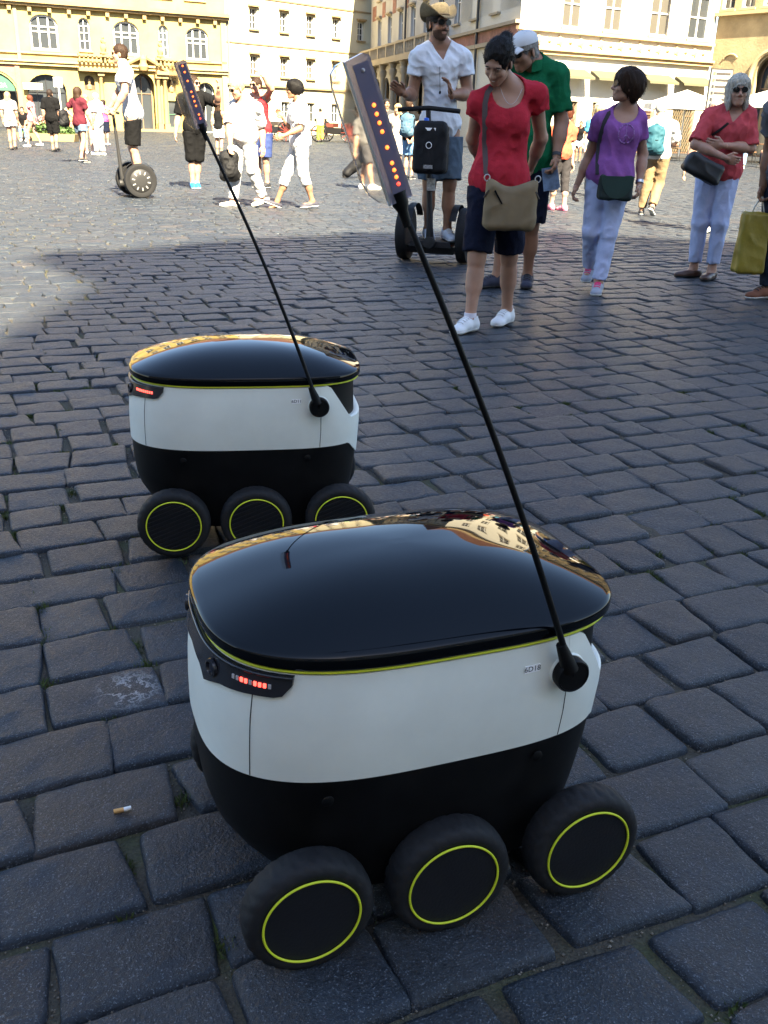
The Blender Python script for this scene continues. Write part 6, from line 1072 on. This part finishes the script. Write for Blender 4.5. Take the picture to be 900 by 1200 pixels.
far('long-haired woman in maroon T-shirt and denim shorts, hand on hip', (-7.55, 24.1), (.45, .85), 1.68, male=False, vox=.018, hair=('long', 'brown'), shirt=(cloth('maroon_tee', (.075, .014, .022)), .6, .08, 'crew', .02), pants=(DENIM, .42, .025), shoes=(BLKSHOE, SOLEW, 'loafer'), arms='hip', stride=.14)
rucksack('round black shoulder bag at the hip of the woman in maroon', (-7.88, 23.98, 1.0), (.26, .18, .36), NYL, 1.2, name='shoulder_bag')
far('woman in cream patterned dress beside the man all in white at left', (-9.05, 29.6), (.2, -1), 1.6, male=False, skin='fair', hair=('bob', 'blond'), shirt=(mat('cream_print', (.55, .50, .42), .85, .3, 0, 0, 1, .3, 16), .6, .40, 'scoop', .03), shoes=(SOLEW, SOLEW, 'loafer'))
far('man all in white with short grey hair standing among the left crowd', (-8.45, 28.6), (-.9, .3), 1.64, hair=('crop', 'grey'), shirt=(WHTC, .8, .14, 'crew', .025), pants=(WHTC, 1.95, .025), shoes=(SOLEW, SOLEW, 'loafer'), stride=.05)
far('woman in pink top and navy skirt behind the left scooter rider', (-10.8, 37.4), (.1, 1), 1.54, male=False, hair=('bowl', 'dark'), shirt=(cloth('magenta_top', (.40, .06, .20)), .6, .03, 'crew', .02), pants=('skirt', NAVY, .95), shoes=(SOLEW, SOLEW, 'loafer'))
far('person in dark top and jeans sitting by the flower planter at left', (-14.4, 39.0), (.2, -1), 1.6, hair=('crop', 'black'), shirt=(BLKC, .8, .08, 'crew', .02), pants=(DENIM, 1.9, .02), shoes=(SOLEW, SOLEW, 'sneaker'), seat=.42)
far('woman in black top and white skirt seen from behind near the yellow house', (-5.4, 30.7), (.1, 1), 1.50, male=False, hair=('long', 'brown'), shirt=(BLKC, .15, .03, 'tank', .016), pants=('skirt', WHTC, .75), shoes=(BLKSHOE, SOLED, 'loafer'), stride=.04)
far('small figure in black top and pale skirt by the white house wall', (6.4, 35.2), (-.3, -1), 1.34, male=False, skin='tan', hair=('crop', 'black'), shirt=(BLKC, .3, .03, 'crew', .016), pants=('skirt', cloth('pale_blue_skirt', (.45, .5, .6)), .6), shoes=(BLKSHOE, SOLED, 'loafer'))
far('fair-haired woman with blue pack just behind the shoulder of the purple T-shirt', (3.62, 18.2), (-.2, -1), 1.52, male=False, skin='fair', hair=('bob', 'blond'), shirt=(cloth('sky_blue_top', (.06, .24, .36)), .6, .08, 'crew', .02), pants=(cloth('grey_trousers', (.12, .12, .12)), 1.9, .02), shoes=(BLKSHOE, SOLED, 'loafer'), vox=.018)
far('man in brown top and pale jeans by the cafe tables at right', (11.1, 32.2), (.3, .9), 1.66, hair=('crop', 'dark'), shirt=(cloth('brown_top', (.13, .07, .045)), .8, .1, 'crew', .02), pants=(cloth('pale_jeans2', (.16, .26, .40)), 1.9, .02), shoes=(SOLEW, SOLEW, 'sneaker'), stride=.08)
far('person in pale blue shirt sitting at the cafe by the right edge', (13.3, 35.6), (-.8, -.5), 1.6, hair=('crop', 'grey'), shirt=(cloth('pale_blue_shirt', (.22, .32, .42)), .8, .08, 'crew', .02), pants=(NAVY, 1.9, .02), shoes=(BLKSHOE, SOLED, 'sneaker'), seat=.45)
far('figure in yellow-green high-visibility trousers by the parked carriage', (-3.9, 52.0), (-.4, .9), 1.62, hair=('crop', 'black'), shirt=(WHTC, .8, .08, 'crew', .02), pants=(cloth('hi_vis', (.42, .55, .05)), 1.9, .03), shoes=(BLKSHOE, SOLED, 'sneaker'), vox=.03, stride=.1)
far('fair-haired woman in flowered shorts beside the slate blue backpack', (.03, 23.2), (-.3, -1), 1.52, male=False, hair=('bob', 'blond'), shirt=(cloth('cream_top', (.5, .42, .34)), .5, .08, 'scoop', .018), pants=(mat('flowered', (.45, .42, .38), .85, .3, 0, 0, 1, .7, 26), .95, .03), shoes=(SOLED, SOLEW, 'sneaker'), vox=.02)
# ---------------------------------------------------------------- street furniture at the far side of the square
def parasol(label, loc, R_, h, m):
    r_ = root('parasol', loc, label, 'parasol'); mb = MB(); n_ = 8; top = [(0, 0, h + .55)]; rim = [(R_ * math.cos(2 * math.pi * (k + .5) / n_), R_ * math.sin(2 * math.pi * (k + .5) / n_), h) for k in range(n_)]; low = [(x, y, h - .22) for x, y, _ in rim]
    mb.add(top + rim + low, [(0, 1 + k, 1 + (k + 1) % n_) for k in range(n_)] + [(1 + k, 1 + n_ + k, 1 + n_ + (k + 1) % n_, 1 + (k + 1) % n_) for k in range(n_)]); ob('canopy', mb.mesh('canopy', 20), m, r_)
    ob('pole', MB().tube([(0, 0, 0), (0, 0, h + .5)], .04, 8), METAL, r_); ob('base', MB().lathe([(.35, 0), (.35, .06), (.1, .1), (0, .1)], n=16), SCP, r_)
    for k in range(n_): ob('rib', MB().bar((0, 0, h + .44), np.array(rim[k]) * np.array([.97, .97, 1]) - np.array([0, 0, .03]), .02, .02), METAL, r_)
CANV = mat('white_canvas', (.55, .54, .50), .85)
parasol('large white parasol in front of the white house at the cafe', (12.1, 43.0, 0), 1.7, 2.15, CANV); parasol('white parasol nearest the right edge beside the ochre house', (15.0, 40.6, 0), 1.9, 2.25, CANV); parasol('white parasol farther back, left of the brown menu board', (10.2, 46.0, 0), 1.3, 2.1, CANV)
WOOD = mat('bistro_wood', (.16, .08, .035), .6, var=.3, vscale=12)
def bistro_chair():
    r_ = root('bistro_chair', (0, 0, 0), 'x', 'chair', 'cafe chairs in front of the white house'); ob('seat', MB().box((0, 0, .45), (.40, .40, .03)), WOOD, r_); ob('backrest', MB().box((0, -.19, .80), (.38, .025, .22)), WOOD, r_)
    for x in (-1, 1):
        ob('leg', MB().tube([(x * .17, .17, .45), (x * .19, .2, 0)], .014, 6), SCP, r_); ob('leg', MB().tube([(x * .17, -.19, .92), (x * .17, -.18, .45), (x * .19, -.23, 0)], .014, 6), SCP, r_)
    return r_
def bistro_table(loc, lab):
    r_ = root('bistro_table', loc, lab, 'table', 'cafe tables in front of the white house'); ob('table_top', MB().lathe([(.36, .72), (.37, .735), (.36, .75), (0, .75)], n=20), WOOD, r_); ob('stem', MB().tube([(0, 0, .03), (0, 0, .72)], .03, 8), SCP, r_); ob('foot', MB().lathe([(.22, 0), (.2, .03), (0, .04)], n=16), SCP, r_)
c0_ = bistro_chair(); first = True
for (x, y), lt in (((9.6, 40.6), 'round wooden cafe table behind the man with the teal rucksack'), ((10.9, 41.6), 'round wooden cafe table under the large white parasol'), ((12.6, 40.2), 'round wooden cafe table left of the white-haired woman'), ((14.2, 38.6), 'round wooden cafe table nearest the right edge')):
    bistro_table((x, y, 0), lt)
    for dx, dy, a in ((-.6, .1, -math.pi / 2 + math.pi), (.6, -.1, math.pi / 2 + math.pi)):
        c = c0_ if first else copy_tree(c0_); first = False; c.location = (x + dx, y + dy, 0); c.rotation_euler = (0, 0, a); c['label'] = ('left' if dx < 0 else 'right') + ' chair at the ' + lt
# guide board
gb = root('guide_board', (12.05, 38.6, 0), 'tall multi-line guide board on posts left of the white-haired woman', 'sign', None, .25); ob('board', MB().box((0, 0, 2.52), (.86, .05, 1.45)), mat('board_white', (.24, .23, .20), .5), gb); ob('board_frame', MB().box((0, .012, 2.52), (.94, .04, 1.54)), SCP, gb)
for x in (-.4, .4): ob('post', MB().tube([(x, .03, 0), (x, .03, 3.2)], .035, 8), SCP, gb)
for i in range(6):
    ob('board_line', MB().box((.06, -.03, 3.12 - i * .22), (.60, .012, .075)), mat('board_ink', (.03, .025, .022), .6, var=.9, vscale=30), gb); ob('board_symbol', MB().box((-.32, -.03, 3.12 - i * .22), (.10, .012, .11)), mat('board_red', (.5, .12, .05), .6) if i < 2 else BLKSHOE, gb)
# menu boards
for x, y, lb in ((9.3, 44.2, 'narrow brown menu board beside the dark doorway'), (11.6, 44.6, 'brown menu board under the cafe parasol')):
    m_ = root('menu_board', (x, y, 0), lb, 'sign', None, .3); ob('panel', MB().box((0, 0, 1.0), (.55, .05, 1.5)), mat('menu_brown', (.28, .17, .07), .7), m_); ob('sheet', MB().box((0, -.03, 1.15), (.42, .01, 1.0)), mat('menu_sheet', (.4, .33, .2), .7, var=.6, vscale=15), m_)
    for sx in (-.2, .2): ob('leg', MB().box((sx, 0, .12), (.05, .3, .24)), SCP, m_)
# carriages
def carriage(label, loc, yaw, seat):
    r_ = root('horse_carriage', loc, label, 'carriage', None, yaw); BLK = mat('carriage_black', (.012, .011, .011), .3, .5)
    ob('body', MB().prism([(-.9, .75), (-.75, .45), (-.2, .38), (.2, .38), (.75, .45), (.95, .95), (.8, 1.0), (.5, .7), (-.4, .7), (-.75, 1.0)], (0, -.55, 0), ((1, 0, 0), (0, 0, 1), (0, 1, 0)), 1.1), BLK, r_); ob('seat', MB().box((-.45, 0, .82), (.5, .95, .2)), seat, r_); ob('seat', MB().box((.4, 0, .82), (.4, .95, .2)), seat, r_)
    hd_ = [[(-.55 + .62 * math.cos(a) * k, y, .95 + .62 * math.sin(a) * k) for a in np.linspace(math.pi * .95, math.pi * .42, 10)] for y, k in ((-.55, 1), (-.5, 1.04), (.5, 1.04), (.55, 1))]; ob('hood', MB().grid(np.array(hd_)).mesh('hood', 40), BLK, r_)
    for x, rr in ((-.75, .48), (.95, .40)):
        for y in (-.68, .68):
            w = ob('wheel', MB().tube([(x + rr * math.cos(a), y, rr + rr * math.sin(a) * .98) for a in np.linspace(0, 2 * math.pi, 28, endpoint=False)], .03, 6, closed=True).mesh('wheel', 180), BLK, r_); sp = MB()
            for k in range(6): a = math.pi * k / 6; sp.bar((x - rr * math.cos(a), y, rr - rr * math.sin(a)), (x + rr * math.cos(a), y, rr + rr * math.sin(a)), .03, .03)
            ob('spokes', sp, mat('spoke_red', (.16, .03, .02), .5), w)
    ob('shaft', MB().tube([(1.0, 0, .5), (2.2, 0, .6)], .04, 6), BLK, r_); ob('driver_box', MB().box((1.05, 0, 1.05), (.4, .9, .15)), BLK, r_)
carriage('black open carriage with reddish seats parked before the cream house', (-3.0, 53.5, 0), 2.9, mat('red_leather', (.09, .022, .012), .6)); carriage('second black carriage half hidden between the red vest and the white-clad woman', (-6.0, 51.5, 0), 2.8, mat('dark_seat', (.05, .04, .035), .6))
# posts and signs at left
sp_ = root('parking_sign', (-17.3, 52.3, 0), 'grey square sign on a white post in front of the dark shop arch', 'sign'); ob('post', MB().tube([(0, 0, 0), (0, 0, 2.5)], .045, 8), CANV, sp_); ob('plate', MB().box((0, -.06, 2.45), (.46, .03, .46)), CANV, sp_); ob('plate_face', MB().box((0, -.08, 2.45), (.34, .012, .34)), mat('sign_grey', (.12, .13, .17), .5), sp_)
bs = root('blue_sign', (-14.0, 52.0, 0), 'small blue and white sign on a post behind the left crowd', 'sign'); ob('post', MB().tube([(0, 0, 0), (0, 0, 2.1)], .03, 8), SCP, bs); ob('plate', MB().box((0, -.04, 1.95), (.38, .02, .38)), CANV, bs); ob('plate_face', MB().box((0, -.055, 1.95), (.2, .012, .3)), mat('sign_blue', (.02, .12, .45), .5), bs)
lp = root('lamp_post', (-1.6, 55, 0), 'slim street lamp post beside the parked carriage', 'lamp'); ob('post', MB().lathe([(.14, 0), (.1, .3), (.05, .5), (.04, 3.0), (0, 3.05)], n=10), SCP, lp); ob('crossbar', MB().bar((-.55, 0, 1.9), (.55, 0, 1.9), .06, .05), SCP, lp)
# planter with flowers
pl_ = root('planter', (-13.9, 40.2, 0), 'stone planter of pink and green flowers beside the sitting person at left', 'planter'); ob('trough', MB().box((0, 0, .14), (2.2, .6, .28), taper=1.06), SAND, pl_)
def foliage(n_, ext, z0_, z1_, sz, seed):
    r_ = np.random.default_rng(seed); V = []; T = []
    for i in range(n_):
        c = np.array([r_.uniform(-ext[0], ext[0]), r_.uniform(-ext[1], ext[1]), 0]); c[2] = z0_ + (z1_ - z0_) * r_.random() * (.6 + .4 * math.sin(c[0] * 3 + 1)); a = r_.normal(0, 1, 3); a = nrm(a) * sz; b_ = nrm(np.cross(a, r_.normal(0, 1, 3))) * sz * .6; V += [c - a, c + b_, c + a, c - b_]; T.append((4 * i, 4 * i + 1, 4 * i + 2, 4 * i + 3))
    return raw_mesh('foliage', np.array(V), np.array(T))
ob('foliage', foliage(1400, (1.05, .28), .26, .85, .07, 1), mat('leaf_green', (.06, .11, .03), .7, var=.4, vscale=5), pl_); ob('blossom', foliage(420, (1.05, .28), .6, 1.05, .05, 2), mat('blossom_pink', (.55, .22, .20), .7, var=.3, vscale=5), pl_)
